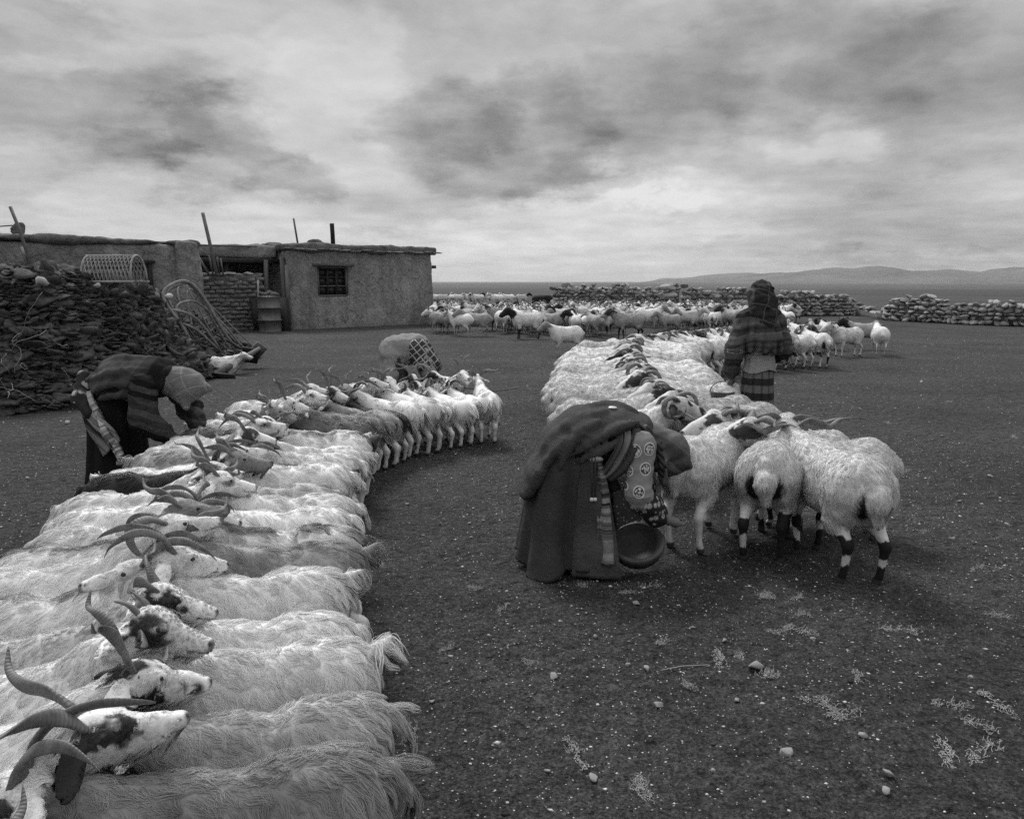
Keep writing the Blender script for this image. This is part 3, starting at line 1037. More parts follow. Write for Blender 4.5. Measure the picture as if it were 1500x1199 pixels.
# courtyard wall of mud bricks
yard_wall = empty('brick_wall', tuple(HP), HROT)
tag(yard_wall, 'cracked mud brick courtyard wall left of the oil drum', 'wall')
V, Q = block((-4.3, .1, -.2), (-.95, .46, 1.94), .06, .05, 61)
mob('wall_core', mesh_np('yard_wall_core', V, Q, M_MUD2), yard_wall)
BR = []
for i in range(6):
    rs = np.random.RandomState(300 + i)
    V, F = box_np((0, 0, 0), (.30, .16, .125), bev=.03)
    V = V + .018 * rs.normal(size=V.shape)
    BR.append(mesh_np('mud_brick', V * np.array((.98, 1, 1.04)), F, M_BRICK, False))
rs = np.random.RandomState(12)
for r_ in range(13):
    for c_ in range(11):
        xx = -1.05 - c_ * .315 - (r_ % 2) * .15
        if xx < -4.2: continue
        zz = .08 + r_ * .142
        if r_ == 12 and rs.rand() < .25: continue
        mob('brick', BR[rs.randint(6)], yard_wall, (xx, (.13 + rs.uniform(-.025, .02)), zz + rs.uniform(-.012, .012)), (rs.uniform(-.05, .05), rs.uniform(-.06, .06) + (math.pi if rs.rand() < .5 else 0), rs.uniform(-.08, .08)))
for i in range(11):
    V, F = stone_np(500 + i, 1, .5, .3)
    mob('coping_clod', mesh_np('coping_clod', V * np.array((.22, .24, .14)) + np.array((-1.1 - i * .31, .25, 1.96 + rs.uniform(-.02, .03))), F, M_MUD, False), yard_wall)


# ------------------------------------------------------------------ dry stone walls
def m_stone(g, p):
    oi = g.node('ShaderNodeObjectInfo')
    o = g.obj()
    r = oi.outputs['Random']
    n = g.noise(o, 5.0, 5, .65)
    B_(g, p, g.m('MULTIPLY', g.mapr(r, 0, 1, .20, .44), g.mapr(n, .25, .75, .55, 1.35)))
    N_(g, p, g.noise(o, 14, 5, .65), .8, .03)


M_STONE = mat('field_stone', m_stone)
STN = []
for i in range(12):
    V, F = stone_np(100 + i, 1, .74, .3, (.36, .75))
    V = V / np.abs(V).max(0) * np.array((1, .9, .74))
    STN.append(mesh_np('stone', V * np.array((1, 1, 1.05)), F, M_STONE, False))


def stone_wall(label, path, hts, seed, size=.3, th=.5, limit=300):
    rs = np.random.RandomState(seed)
    C, T, s = spline([(x, y, 0) for x, y in path], 80)
    hs = np.interp(np.linspace(0, 1, 80), np.linspace(0, 1, len(hts)), hts)
    root = empty('stone_wall', (C[0][0], C[0][1], gz(C[0][0], C[0][1])))
    tag(root, label, 'wall', 'dry stone walls round the yard')
    # packed earth and rubble core
    parts = []
    for i in range(79):
        c = (C[i] + C[i + 1]) / 2 - C[0]; h = hs[i] * .86
        parts.append(box_np((c[0], c[1], h / 2 - .1), (np.linalg.norm(C[i + 1] - C[i]) + .04, th * .5, h), math.atan2(T[i][1], T[i][0])))
    mob('rubble_core', mesh_np('rubble_core', *join_np(parts), M_MUD2, False), root)
    spots = []
    z = 0.0
    Ls = s[-1]
    while z < max(hs):
        rowh = size * rs.uniform(.5, .72)
        d = rs.uniform(0, size)
        while d < Ls:
            w = size * rs.uniform(.6, 1.35)
            i = int(np.clip(np.searchsorted(s, d), 0, 79))
            hh = hs[i] + .06 * math.sin(d * 2.1 + seed) + .06 * rs.normal()
            if z + rowh * .5 < hh: spots.append((d, z + rowh / 2, w, rowh, i))
            d += w * .86
        z += rowh * .88
    stuff = []
    rs.shuffle(spots)
    for k, (d, zz, w, rh, i) in enumerate(spots):
        nrm = np.array((T[i][1], -T[i][0]))
        if nrm[1] > 0: nrm = -nrm
        p = np.array([np.interp(d, s, C[:, 0]), np.interp(d, s, C[:, 1])]) - C[0][:2] + nrm * (th * .30 + rs.uniform(-.05, .06) - .10 * zz)
        ang = math.atan2(T[i][1], T[i][0])
        sca = (w * .56, th * .5, rh * .74)
        rot = (rs.uniform(-.25, .25), rs.uniform(-.3, .3), ang + rs.uniform(-.3, .3) + (math.pi if rs.rand() < .5 else 0))
        if k < limit:
            mob('stone', STN[rs.randint(12)], root, (p[0], p[1], zz), rot, sca)
        else:
            V, F = stone_np(900 + k % 40, 0, .75, .2)
            A = np.array(Euler(rot).to_matrix()) * np.array(sca)
            stuff.append((V @ A.T + np.array((p[0], p[1], zz)), F))
    if stuff:
        o = mob('small_stones', mesh_np('small_stones', *join_np(stuff), M_STONE, False), root)
        o['kind'] = 'stuff'
    return root


stone_wall('high dark dry stone wall running behind the loose flock', [(1.9, 38.5), (5.0, 37.8), (8.0, 37.6)], [1.35, 1.62, 1.5, 1.4, 1.5], 1, .30)
stone_wall('dry stone wall behind the hooded standing woman, sagging to a gap', [(8.3, 38), (11.5, 38.6), (14.5, 39.2), (17.4, 39.9)], [1.45, 1.3, 1.38, 1.1, 1.3, 1.25, .8], 2, .33)
stone_wall('knee high line of fallen stones in the gap of the wall', [(17.6, 39.6), (17.3, 37.5), (16.9, 35.2)], [.55, .35, .45], 3, .3)
stone_wall('paler dry stone wall with ragged top running to the right edge', [(16.8, 35.0), (17.9, 32.6), (19.4, 30.2), (22.5, 28.0), (25, 27)], [.95, 1.12, .80, 1.02, 1.1, 1.1, 1.0], 4, .30)
# pale boulders piled against the wall, and a dark turf stack at its end
for k, (x, y, z, s_) in enumerate(((7.35, 36.9, .45, (.62, .5, .5)), (7.3, 36.9, 1.08, (.52, .42, .26)), (7.3, 36.9, 1.45, (.5, .4, .24)))):
    V, F = stone_np(640 + k, 2, .8, .25)
    o = mob('boulder', mesh_np('boulder', V * np.array(s_), F, plain('pale_boulder', .3, .9, .3, 3, .6, .03)), loc=(x, y, z))
    tag(o, ('large pale boulder at the bottom of the pile against the stone wall', 'middle flat boulder of the pale pile against the wall', 'topmost pale boulder of the pile against the wall')[k], 'boulder', 'pale boulders piled at the wall')
V, Q = block((0, 0, -.1), (.95, .9, 1.05), .05, .07, 71, (), .15)
o = mob('turf_stack', mesh_np('turf_stack', V, Q, plain('dark_turf', .02, .95, .5, 6, .8, .05)), loc=(.95, 37.2, 0))
tag(o, 'dark squared turf stack at the left end of the stone wall', 'turf stack')

# ------------------------------------------------------------------ dung heap
def heap_h(x, y):
    """height of the heap: a flat topped pile falling to nothing at its far right end"""
    xr = -5.45 - .18 * np.sin(y * 1.3) - .35 * sstep(14.5, 18.5, y)      # right foot
    yf = 9.75 + .18 * np.sin(x * 1.7) + .55 * sstep(-6.6, -5.2, x)       # front foot
    e = np.minimum(xr - x, y - yf)
    e = np.where((xr - x < 1.2) & (y - yf < 1.2), 1.2 - np.sqrt(np.maximum(1.2 - (xr - x), 0) ** 2 + np.maximum(1.2 - (y - yf), 0) ** 2), e)
    top = 1.88 - .62 * sstep(12.6, 16.0, y) - .6 * sstep(15.5, 18.6, y) - .15 * sstep(-8, -5.8, x)
    h = top * np.clip(sstep(-.05, 1.35, e) * 1.02, 0, 1)
    h = h * sstep(19.0, 17.4, y)
    return h


heap = empty('dung_heap', (-5.5, 10, 0))
tag(heap, 'long dark heap of layered dried dung slabs in front of the outbuilding', 'dung heap')
M_DUNG = mat('dried_dung', lambda g, p: (B_(g, p, g.m('MULTIPLY', g.mapr(g.noise(g.wpos(), 2.2, 5, .65), .25, .75, .028, .095), g.mapr(g.noise(g.wpos(), 16.0, 5, .7), .25, .75, .4, 1.9))), p.inputs['Specular IOR Level'].__setattr__('default_value', .12), N_(g, p, g.noise(g.obj(), 40, 5, .7), .8, .02)))
nx, ny = 150, 190
X, Y = np.meshgrid(np.linspace(-13.5, -5.0, nx), np.linspace(9.4, 19.2, ny))
P = np.stack([X.ravel(), Y.ravel(), np.zeros(X.size)], 1)
Z = heap_h(X.ravel(), Y.ravel())
Z = Z + sstep(.02, .3, Z) * (.16 * fbm(P * 1.5, 3, 4) + .09 * fbm(P * 6, 3, 5)) - .05
i = np.arange(ny - 1)[:, None] * nx; j = np.arange(nx - 1)[None]
a = (i + j).ravel()
mob('mound', mesh_np('heap_mound', np.stack([P[:, 0] + 5.5, P[:, 1] - 10, Z], 1), np.stack([a, a + 1, a + nx + 1, a + nx], 1), M_DUNG), heap)
SLB = []
for i in range(14):
    V, F = stone_np(200 + i, 1, .5, .5, (.34, .75))
    V = V / np.abs(V).max(0) * np.array((1, .9, .42)); V[:, 2] += .12 * V[:, 0] ** 2
    SLB.append((V, F, mesh_np('dung_slab', V, F, M_DUNG, False)))
rs = np.random.RandomState(33)
NC = 60000
x, y = rs.uniform(-9.5, -5.1, NC), rs.uniform(9.5, 18.6, NC)
h = heap_h(x, y)
hx = (heap_h(x + .03, y) - h) / .03; hy = (heap_h(x, y + .03) - h) / .03
sl = np.hypot(hx, hy)
ok = np.flatnonzero((h > .06) & (rs.rand(NC) < .16 + .62 * np.minimum(sl, 1.6)))[:13500]
chs = fbm(np.stack([x * .8, y * .8, np.ones(NC)], 1), 2, 6)
cand = [(x[i], y[i], h[i], hx[i], hy[i], sl[i], chs[i]) for i in ok]
stuff = []
cand.sort(key=lambda q: q[0] ** 2 + q[1] ** 2)
for k, (x, y, h, hx, hy, sl, chn) in enumerate(cand):
    ori = rs.uniform(0, 6.28)
    s_ = rs.uniform(.4, 1.0) * .118 * (1 + .9 * (rs.rand() < .12))
    chaos = .30 if chn < .05 else .75
    zz = round(h / .06) * .06 + rs.normal() * .008 if sl > .6 and chaos < .4 else h + rs.uniform(-.02, .03)
    rot = (rs.normal() * chaos * .8, rs.normal() * chaos * .8, ori)
    sca = (s_ * rs.uniform(.85, 1.2), s_ * rs.uniform(.7, 1.0), s_ * rs.uniform(.5, 1.0))
    loc = (x + 5.5 - hx / (sl + .01) * .03, y - 10 - hy / (sl + .01) * .03, zz + .01)
    V, F, me = SLB[rs.randint(14)]
    if k % 22 == 0 and k // 22 < 290 and sl > .25:
        mob('dung_slab', me, heap, loc, rot, sca)
    else:
        A = np.array(Euler(rot).to_matrix()) * np.array(sca)
        stuff.append((V @ A.T + np.array(loc), F))
o = mob('small_dung_slabs', mesh_np('small_dung_slabs', *join_np(stuff), M_DUNG, False), heap)
o['kind'] = 'stuff'
# pale straws hanging out of the face
st = []
for k in range(20):
    x = rs.uniform(-7.6, -5.9); y = 9.75 + rs.uniform(.0, .5) + .5 * max(0, x + 6.4)
    n_ = 7
    P = [np.array((x, y, rs.uniform(.15, 1.0)))]
    dv = rs.normal(size=3) * .06
    for q in range(n_):
        dv = dv * .8 + rs.normal(size=3) * .035
        nx_ = P[-1] + dv
        nx_[2] = max(nx_[2], .05); nx_[1] = min(nx_[1], y + .3)
        P.append(nx_)
    P = np.array(P)
    hh = heap_h(P[:, 0], P[:, 1])
    P[:, 1] -= np.maximum(0, hh - P[:, 2]) * .55
    V, F, _ = tube_np(spline(P, 16)[0] - np.array((-5.5, 10, 0)), .0028, 4)
    st.append((V, F))
o = mob('straw', mesh_np('straw', *join_np(st), M_PALEWOOD), heap); o['kind'] = 'stuff'
for k, (x, y, z, s_) in enumerate(((-7.75, 11.45, 1.86, .18), (-6.6, 11.0, 1.72, .10), (-6.35, 12.0, 1.66, .06), (-5.62, 12.8, 1.48, .07))):
    V, F = stone_np(720 + k, 1, .8, .3)
    o = mob('stone', mesh_np('stone', V * s_, F, plain('pale_stone', .42, .9, .25, 20, .5, .01)), loc=(x, y, z))
    tag(o, ('large pale stone lying on the dung heap at the left edge', 'flat pale stone on top of the heap left of the basket', 'small pale stone under the lattice basket', 'small pale stone right of the lattice basket')[k], 'stone', 'pale stones lying on the heap')


def at(px, y, z):
    """a point of the place at depth y and height z under the picture column px"""
    v = y * math.cos(PITCH) - (z - CAMH) * math.sin(PITCH)
    return np.array(((px - 750) / FPX * v, y, z))


def zat(py, y):
    """height of a point at depth y seen at picture row py"""
    b = (599.5 - py) / FPX
    t = y / (math.cos(PITCH) + b * math.sin(PITCH))
    return CAMH + t * (-math.sin(PITCH) + b * math.cos(PITCH))


def pt(px, py, y): return at(px, y, zat(py, y))


# bent wood hoops leaning on the heap
HOOPS = [
    ('thick bent wooden hoop with the tallest arch', [(307, 548, 14.3), (268, 480, 14.0), (240, 438, 14.0), (248, 419, 14.2), (275, 413, 14.6), (300, 440, 15.2), (338, 500, 15.8), (372, 520, 16.4)], .030),
    ('bent wooden hoop just inside the tallest one', [(300, 545, 14.5), (262, 470, 14.2), (246, 432, 14.2), (262, 417, 14.5), (282, 420, 15.0), (312, 470, 15.5), (334, 508, 15.9)], .022),
    ('middle bent hoop with a low round arch', [(262, 540, 13.7), (216, 505, 13.3), (200, 477, 13.3), (216, 460, 13.6), (242, 453, 14.0), (285, 465, 14.6), (320, 508, 15.4)], .026),
    ('lowest wide bent hoop of the bundle', [(232, 542, 13.2), (196, 510, 12.9), (184, 494, 12.9), (198, 477, 13.2), (235, 469, 13.8), (282, 480, 14.5), (318, 510, 15.3)], .026),
    ('slim bent hoop arching inside the bundle', [(288, 545, 14.4), (262, 490, 14.3), (258, 453, 14.4), (270, 442, 14.7), (292, 445, 15.1), (330, 478, 15.7), (352, 505, 16.1)], .018),
    ('slim bent hoop on the right of the bundle', [(322, 512, 15.7), (290, 450, 15.4), (274, 418, 15.4), (286, 424, 15.7), (310, 460, 16.0), (345, 500, 16.4)], .016),
    ('thin hoop lying low across the bundle', [(250, 540, 13.6), (222, 500, 13.4), (208, 470, 13.5), (232, 452, 13.9), (266, 470, 14.4), (306, 520, 15.0)], .016),
    ('thin hoop standing tall behind the bundle', [(296, 530, 15.0), (266, 450, 14.9), (262, 420, 15.1), (286, 418, 15.5), (322, 468, 16.2), (360, 512, 16.8)], .016),
    ('short-legged hoop on the left of the bundle', [(212, 530, 12.9), (190, 498, 12.8), (202, 482, 13.0), (226, 480, 13.4), (268, 512, 14.2), (296, 546, 14.4)], .018),
    ('straight-legged hoop reaching farthest to the right', [(300, 520, 15.2), (280, 470, 15.3), (276, 425, 15.5), (300, 440, 16.0), (340, 478, 16.6), (378, 514, 17.0)], .016),
]
for lab, pts_, r_ in HOOPS:
    P = np.array([pt(*q) for q in pts_])
    P[0][2] = max(P[0][2], .02); P[-1][2] = max(P[-1][2], .02)
    o0 = P[0] * np.array((1, 1, 0))
    C = spline(P, 44)[0]
    V, F, al = tube_np(C - o0, r_ * 1.15 * (1 - .25 * np.linspace(-1, 1, 44) ** 2), 8)
    o = mob('bent_hoop', mesh_np('bent_hoop', V, F, M_HOOP), loc=o0)
    tag(o, lab, 'wooden hoop', 'bent wooden hoops leaning on the heap')

# lattice basket on top of the heap
bk = empty('lattice_basket', tuple(pt(168, 416, 12.3)), R(-9))
tag(bk, 'pale open lattice basket lying on top of the dung heap', 'basket')
bw_, bh_, bd_ = .86, .46, .40


def bpt(u, v):      # u round the half barrel (0..1), v along it
    a = math.pi * (0.02 + .96 * u)
    return np.array(((v - .5) * bw_ * (1 - .05 * math.sin(a)), -math.cos(a) * bd_ * .5, math.sin(a) ** .75 * bh_ - .02))


for d_ in (-1, 1):
    for k in range(-7, 14):
        P = []
        for t in np.linspace(0, 1, 16):
            v = (k + (t * 7 if d_ > 0 else 7 - t * 7)) / 13.0
            if 0 <= v <= 1: P.append(bpt(t, v) + np.array((0, 0, .006 * d_)))
        if len(P) >= 3:
            tube('lath', P, .0105, M_PALEWOOD, bk, 5, flat=.6)
for v in (0, 1):
    tube('end_rail', [bpt(t, v) for t in np.linspace(0, 1, 14)], .016, M_PALEWOOD, bk, 6)
for u in (0, 1):
    tube('base_rail', [bpt(u, v) for v in np.linspace(-.04, 1.03, 8)], .021, M_PALEWOOD, bk, 6)
tube('ridge_rail', [bpt(.5, v) for v in np.linspace(-.06, .8, 8)], .016, M_PALEWOOD, bk, 6)

# ard ploughs and a kid lying by them
lg = empty('wooden_plough', tuple(at(345, 14.6, 0)))
tag(lg, 'wooden plough beam with dark blade lying beside the white kid', 'plough')
o0 = np.array(lg.location)
P = [pt(308, 553, 13.9), pt(335, 537, 14.3), pt(362, 522, 14.8), pt(380, 510, 15.2)]
tube('beam', [q - o0 for q in P], [.055, .06, .06, .035], M_WOOD, lg, 9)
V, F = box_np((0, 0, 0), (.42, .05, .16), bev=.015)
mob('blade', mesh_np('blade', V, F, M_SOOT, False), lg, pt(327, 552, 13.8) - o0, (.5, .1, .1))
P = [pt(330, 552, 14.0), pt(343, 545, 14.2), pt(356, 530, 14.5)]
tube('handle', [q - o0 for q in P], .03, M_WOOD, lg, 8)
l2 = empty('wooden_plough', tuple(at(362, 15.6, 0)))
tag(l2, 'second wooden plough with broad dark share at the end of the hoops', 'plough')
o0 = np.array(l2.location)
V, F = box_np((0, 0, 0), (.34, .06, .36), bev=.02)
mob('blade', mesh_np('blade', V, F, M_SOOT, False), l2, pt(366, 520, 15.4) - o0, (.6, .2, .4))
V, F = box_np((0, 0, 0), (.26, .05, .26), bev=.02)
mob('share', mesh_np('share', V, F, M_WOOD, False), l2, pt(378, 512, 15.6) - o0, (.5, .6, .9))
tube('beam', [pt(318, 490, 16.0) - o0, pt(345, 506, 15.8) - o0, pt(374, 522, 15.5) - o0], .03, M_DWOOD, l2, 8)

# oil drum and boards at the door
dr = empty('oil_drum', tuple(at(396, 26.6, 0)))
tag(dr, 'dark rusty oil drum standing by the courtyard wall', 'drum')
M_DRUM = mat('rusty_steel', lambda g, p: (B_(g, p, g.mapr(g.noise(g.obj(), 3.0, 6, .7, .5), .3, .7, .06, .17)), p.inputs['Roughness'].__setattr__('default_value', .42), p.inputs['Metallic'].__setattr__('default_value', .35), N_(g, p, g.noise(g.obj(), 14, 4, .6), .3, .02)))
prof = [(.37, 0), (.385, .02), (.375, .04), (.37, .38), (.412, .40), (.412, .43), (.37, .45), (.37, .80), (.412, .82), (.412, .85), (.37, .87), (.37, 1.19), (.385, 1.21), (.37, 1.225), (.35, 1.22), (.34, 1.17), (.0, 1.17)]
n_ = 28
an = np.linspace(0, 2 * np.pi, n_, endpoint=False)
V = np.concatenate([np.stack([r_ * np.cos(an), r_ * np.sin(an), np.full(n_, z_)], 1) for r_, z_ in prof])
V[:, :2] *= (1 + .02 * fbm(V * 2.2, 2, 3))[:, None]
i = np.arange(len(prof) - 1)[:, None] * n_; j = np.arange(n_)[None]
F = np.stack([(i + j).ravel(), (i + (j + 1) % n_).ravel(), (i + (j + 1) % n_ + n_).ravel(), (i + j + n_).ravel()], 1)
mob('barrel', mesh_np('oil_drum', V, F, M_DRUM), dr)
for k in range(3):
    V, F = stone_np(770 + k, 1, .5, .4)
    o = mob('dung_cake', mesh_np('dung_cake', V * .22, F, M_DUNG), loc=np.array(dr.location) + np.array((-.15 + k * .16, -.05 + .08 * (k % 2), 1.26 + .05 * (k % 2))))
    tag(o, ('dark dung cake on the drum at its left rim', 'dark dung cake heaped in the middle on the drum', 'dark dung cake on the drum at its right rim')[k], 'dung cake', 'dung cakes on the drum')


def board(lab, P, w, t, m_, name='plank', cat='plank', grp='planks and poles leaning at the house'):
    o0 = np.array(P[0]) * np.array((1, 1, 1))
    V, F, _ = tube_np(np.array(P) - o0, w / 2, 4 if name == 'plank' else 8, flat=t / w)
    o = mob(name, mesh_np(name, V, F, m_, name != 'plank'), loc=o0)
    tag(o, lab, cat, grp)


board('broad dark board leaning beside the right of the drum', [pt(419, 488, 27.0), pt(414, 436, 27.3)], .34, .05, M_DWOOD)
board('dark board leaning behind the left side of the drum', [pt(378, 482, 27.2), pt(371, 437, 27.4)], .30, .05, M_DWOOD)
board('tall pale plank standing at the corner of the house', [pt(424, 486, 27.4), pt(420, 388, 27.6)], .14, .05, M_WOOD)
board('thin pale pole standing behind the drum', [pt(378, 445, 27.2), pt(378, 410, 27.2)], .06, .06, M_PALEWOOD, 'pole', 'pole')
board('long bent pole leaning on the outbuilding at far left', [pt(47, 395, 17.9), pt(30, 340, 18.1), pt(15, 303, 18.2)], .075, .075, M_WOOD, 'pole', 'pole')
board('short plank at the foot of the far left pole', [pt(41, 390, 17.9), pt(32, 362, 18.1)], .09, .05, M_WOOD)
board('thick tall pole leaning above the courtyard wall', [pt(318, 404, 26.0), pt(307, 355, 26.2), pt(297, 312, 26.4)], .12, .11, M_WOOD, 'pole', 'pole')
board('thin pole slanting from the outbuilding pier to the brick wall', [pt(306, 402, 26.0), pt(288, 371, 26.0)], .08, .08, M_WOOD, 'pole', 'pole')
board('short post standing left of the thick pole', [pt(312, 402, 26.3), pt(306, 374, 26.3)], .12, .06, M_WOOD)
board('short post standing right of the thick pole', [pt(322, 402, 26.3), pt(318, 376, 26.3)], .10, .06, M_WOOD)
board('short board standing farthest right on the brick wall', [pt(327, 402, 26.3), pt(323, 378, 26.3)], .12, .06, M_WOOD)
board('crossbar lying along the porch roof edge', [pt(282, 359, 26.6), pt(385, 361, 28.6)], .06, .06, M_WOOD, 'pole', 'pole')
board('thin pole standing up from the house roof', [pt(436, 356, 29.4), pt(430, 320, 29.5)], .07, .07, M_WOOD, 'pole', 'pole')


# ------------------------------------------------------------------ litter on the ground
rs = np.random.RandomState(91)
oct_V = np.array([(1, 0, 0), (-1, 0, 0), (0, 1, 0), (0, -1, 0), (0, 0, 1), (0, 0, -1)], float)
oct_F = np.array([(0, 2, 4), (2, 1, 4), (1, 3, 4), (3, 0, 4), (2, 0, 5), (1, 2, 5), (3, 1, 5), (0, 3, 5)])


def scatter(n, smin, smax, rmax, power, seed):
    rs = np.random.RandomState(seed)
    r = .9 + (rmax - .9) * rs.rand(n) ** power
    a = np.radians(rs.uniform(-50, 50, n))
    x, y = r * np.sin(a), r * np.cos(a)
    P = np.stack([x, y, np.zeros(n)], 1)
    keep = (fbm(P * .9, 2, 77) + rs.normal(0, .3, n)) > -.35
    x, y, P = x[keep], y[keep], P[keep]
    m = len(x)
    s_ = smin * (smax / smin) ** (rs.rand(m) ** 2.2)
    z = ground_z(x, y) + s_ * .1
    V = oct_V[None] * (1 + rs.uniform(-.4, .4, (m, 6, 1)))
    ca = rs.uniform(0, 6.28, m)
    c_, s2 = np.cos(ca)[:, None], np.sin(ca)[:, None]
    X = V[..., 0] * c_ - V[..., 1] * s2; Yy = V[..., 0] * s2 + V[..., 1] * c_
    st_ = s_[:, None]
    V = np.stack([X * st_ * rs.uniform(.7, 1.4, (m, 1)) + x[:, None], Yy * st_ + y[:, None], V[..., 2] * st_ * .55 + z[:, None]], -1).reshape(-1, 3)
    F = (oct_F[None] + (np.arange(m) * 6)[:, None, None]).reshape(-1, 3)
    tone = np.repeat(np.where(rs.rand(m) < .5, rs.uniform(.25, .65, m), rs.uniform(.015, .09, m)), 6)
    return V, F, tone


M_PEB = mat('pebble', m_vcol(.85, 120, 200, .2, .004))
V1, F1, t1 = scatter(52000, .0028, .0072, 9.5, .70, 1)
V2, F2, t2 = scatter(26000, .0045, .014, 28, .6, 2)
o = mob('gravel', mesh_np('gravel', np.concatenate([V1, V2]), np.concatenate([F1, F2 + len(V1)]), M_PEB, False, col=np.concatenate([t1, t2])))
tag(o, 'fine gravel and droppings strewn over the trampled soil', None, None, 'stuff')

M_PS = plain('bone_white_stone', .30, .85, .3, 25, .5, .01)
PST = []
for i in range(7):
    V, F = stone_np(800 + i, 1, .8, .3, (.34, .7))
    V = V / np.abs(V).max(0)
    PST.append(mesh_np('pale_stone', V, F, M_PS, False))
SP = [(447, 0, .0), (810, 996, .03), (948, 985, .03), (932, 889, .03), (1105, 985, .055), (872, 938, .02), (693, 746, .02), (687, 768, .025), (653, 822, .018), (708, 764, .02), (597, 740, .025), (965, 1036, .03), (1150, 1112, .04), (1262, 1084, .03), (1300, 1142, .035), (870, 1145, .03),
      (1295, 1165, .03), (690, 790, .018), (1060, 945, .02), (1395, 790, .03), (1475, 770, .035), (1405, 735, .03), (803, 1130, .02), (920, 978, .02), (1080, 1030, .02), (1190, 940, .02), (1420, 1000, .02), (650, 760, .015), (632, 1030, .02), (1015, 925, .02), (98, 622, .06), (40, 700, .03), (560, 500, .05), (1350, 560, .05), (1260, 600, .04), (1380, 640, .04), (1450, 700, .035)]


def gpt(px, py):
    b = (599.5 - py) / FPX
    dy = math.cos(PITCH) + b * math.sin(PITCH); dz = -math.sin(PITCH) + b * math.cos(PITCH)
    t = -CAMH / dz
    return (px - 750) / FPX * t, dy * t


for k, (px, py, s_) in enumerate(SP):
    if py < 480: continue
    x, y = gpt(px, py)
    o = mob('stone', PST[k % 7], None, (x, y, gz(x, y) + s_ * .25), (rs.uniform(-.3, .3), rs.uniform(-.3, .3), rs.uniform(0, 6.28)), (s_ * .75, s_ * .6, s_ * .45))
    tag(o, 'small pale stone lying on the dark trampled soil', 'stone', 'pale stones on the ground')

# wool tufts
TUF = []
for k in range(6):
    r2 = np.random.RandomState(60 + k)
    n = 46
    c0 = np.cumsum(r2.normal(0, .022, (8, 2)) + (.016, 0), 0)
    root = c0[r2.randint(8, size=n)] + r2.normal(0, .013, (n, 2))
    P = np.zeros((n, 7, 3))
    P[:, 0, :2] = root; P[:, 0, 2] = r2.uniform(0, .012, n)
    d = r2.normal(0, 1, (n, 3)); d[:, 2] = abs(d[:, 2]) * .35; d = unit(d) * .006
    for q in range(1, 7):
        d = unit(d * 130 + r2.normal(0, .8, (n, 3))) * .0075
        P[:, q] = P[:, q - 1] + d
    P[..., 2] = np.clip(P[..., 2] * 1.1, 0.002, .04)
    hc = bpy.data.hair_curves.new('wool_tuft')
    hc.add_curves([7] * n)
    hc.attributes['position'].data.foreach_set('vector', P.astype(np.float32).ravel())
    ra = hc.attributes.get('radius') or hc.attributes.new('radius', 'FLOAT', 'POINT')
    ra.data.foreach_set('value', np.full(n * 7, .0011, np.float32))
    hc.materials.append(plain('loose_wool', .38, .9, .25, 30, 0))
    TUF.append(hc)
WT = [(940, 860, 1.0), (928, 870, .7), (1125, 875, 1.1), (1165, 880, .6), (1140, 930, 1.0), (1185, 935, 1.3), (1295, 925, 1.0), (1060, 985, 1.2), (1115, 995, 1.3), (1210, 1045, 1.3), (1235, 1055, 1.1), (1410, 1045, 1.4), (1415, 1060, 1.2), (925, 1150, 1.2), (940, 1165, 1.3), (1085, 965, .8), (970, 945, .7), (1470, 1050, 1.1), (1420, 1115, 1.3), (1400, 1130, 1.2),
      (860, 860, .7), (650, 955, .8), (780, 975, .9), (840, 1095, 1.0), (600, 1095, 1.5), (1010, 735, .8), (1030, 745, .8), (1180, 905, .8), (1330, 690, .9), (1440, 830, .9), (1350, 780, .7), (1475, 905, 1.0), (690, 870, .7), (1255, 1000, .7), (1010, 1010, .6), (730, 900, .6), (855, 760, .6), (1480, 640, 1.2), (1390, 590, 1.2), (1300, 620, 1.0), (1350, 540, 1.2), (490, 515, 1.5), (450, 495, 1.5), (130, 640, 1.0), (520, 490, 1.6)]
for k, (px, py, s_) in enumerate(WT):
    x, y = gpt(px, py)
    o = bpy.data.objects.new('wool_tuft', TUF[k % 6])
    o.location = (x, y, gz(x, y)); o.rotation_euler = (0, 0, rs.uniform(0, 6.28)); s_ = s_ ** .5 * .8
    o.scale = (s_ * rs.uniform(.8, 1.6), s_ * rs.uniform(.5, .8), s_)
    link(o)
    tag(o, 'tangled tuft of shed wool on the dark trampled soil', 'wool tuft', 'wool tufts on the ground')
x, y = gpt(1000, 985)
V, F, _ = tube_np([(-.10, -.02, .008), (0, .01, .012), (.12, .025, .01)], .0025, 5)
tag(mob('straw', mesh_np('straw', V, F, M_PALEWOOD), loc=(x, y, gz(x, y))), 'single long dry straw lying on the dark soil', 'straw')

# ------------------------------------------------------------------ goats and sheep
ORDER = ['body', 'neck', 'leg', 'hoof', 'tail', 'head', 'muzzle', 'jaw', 'ear', 'nose']
TI = {t: i for i, t in enumerate(ORDER)}
# voxel (goat), strands, strand radius, points
LOD = {0: (0.008, 24000, 0.00062, 7), 1: (0.0115, 10000, 0.00105, 5), 2: (0.017, 3400, 0.0019, 4), 3: (0.03, 900, 0.004, 4)}


def head_matrix(poll, yaw, pitch, roll, s):
    return Matrix.Translation(poll) @ Matrix.Rotation(yaw, 4, 'Z') @ Matrix.Rotation(pitch, 4, 'Y') @ Matrix.Rotation(roll, 4, 'X') @ Matrix.Scale(s, 4)


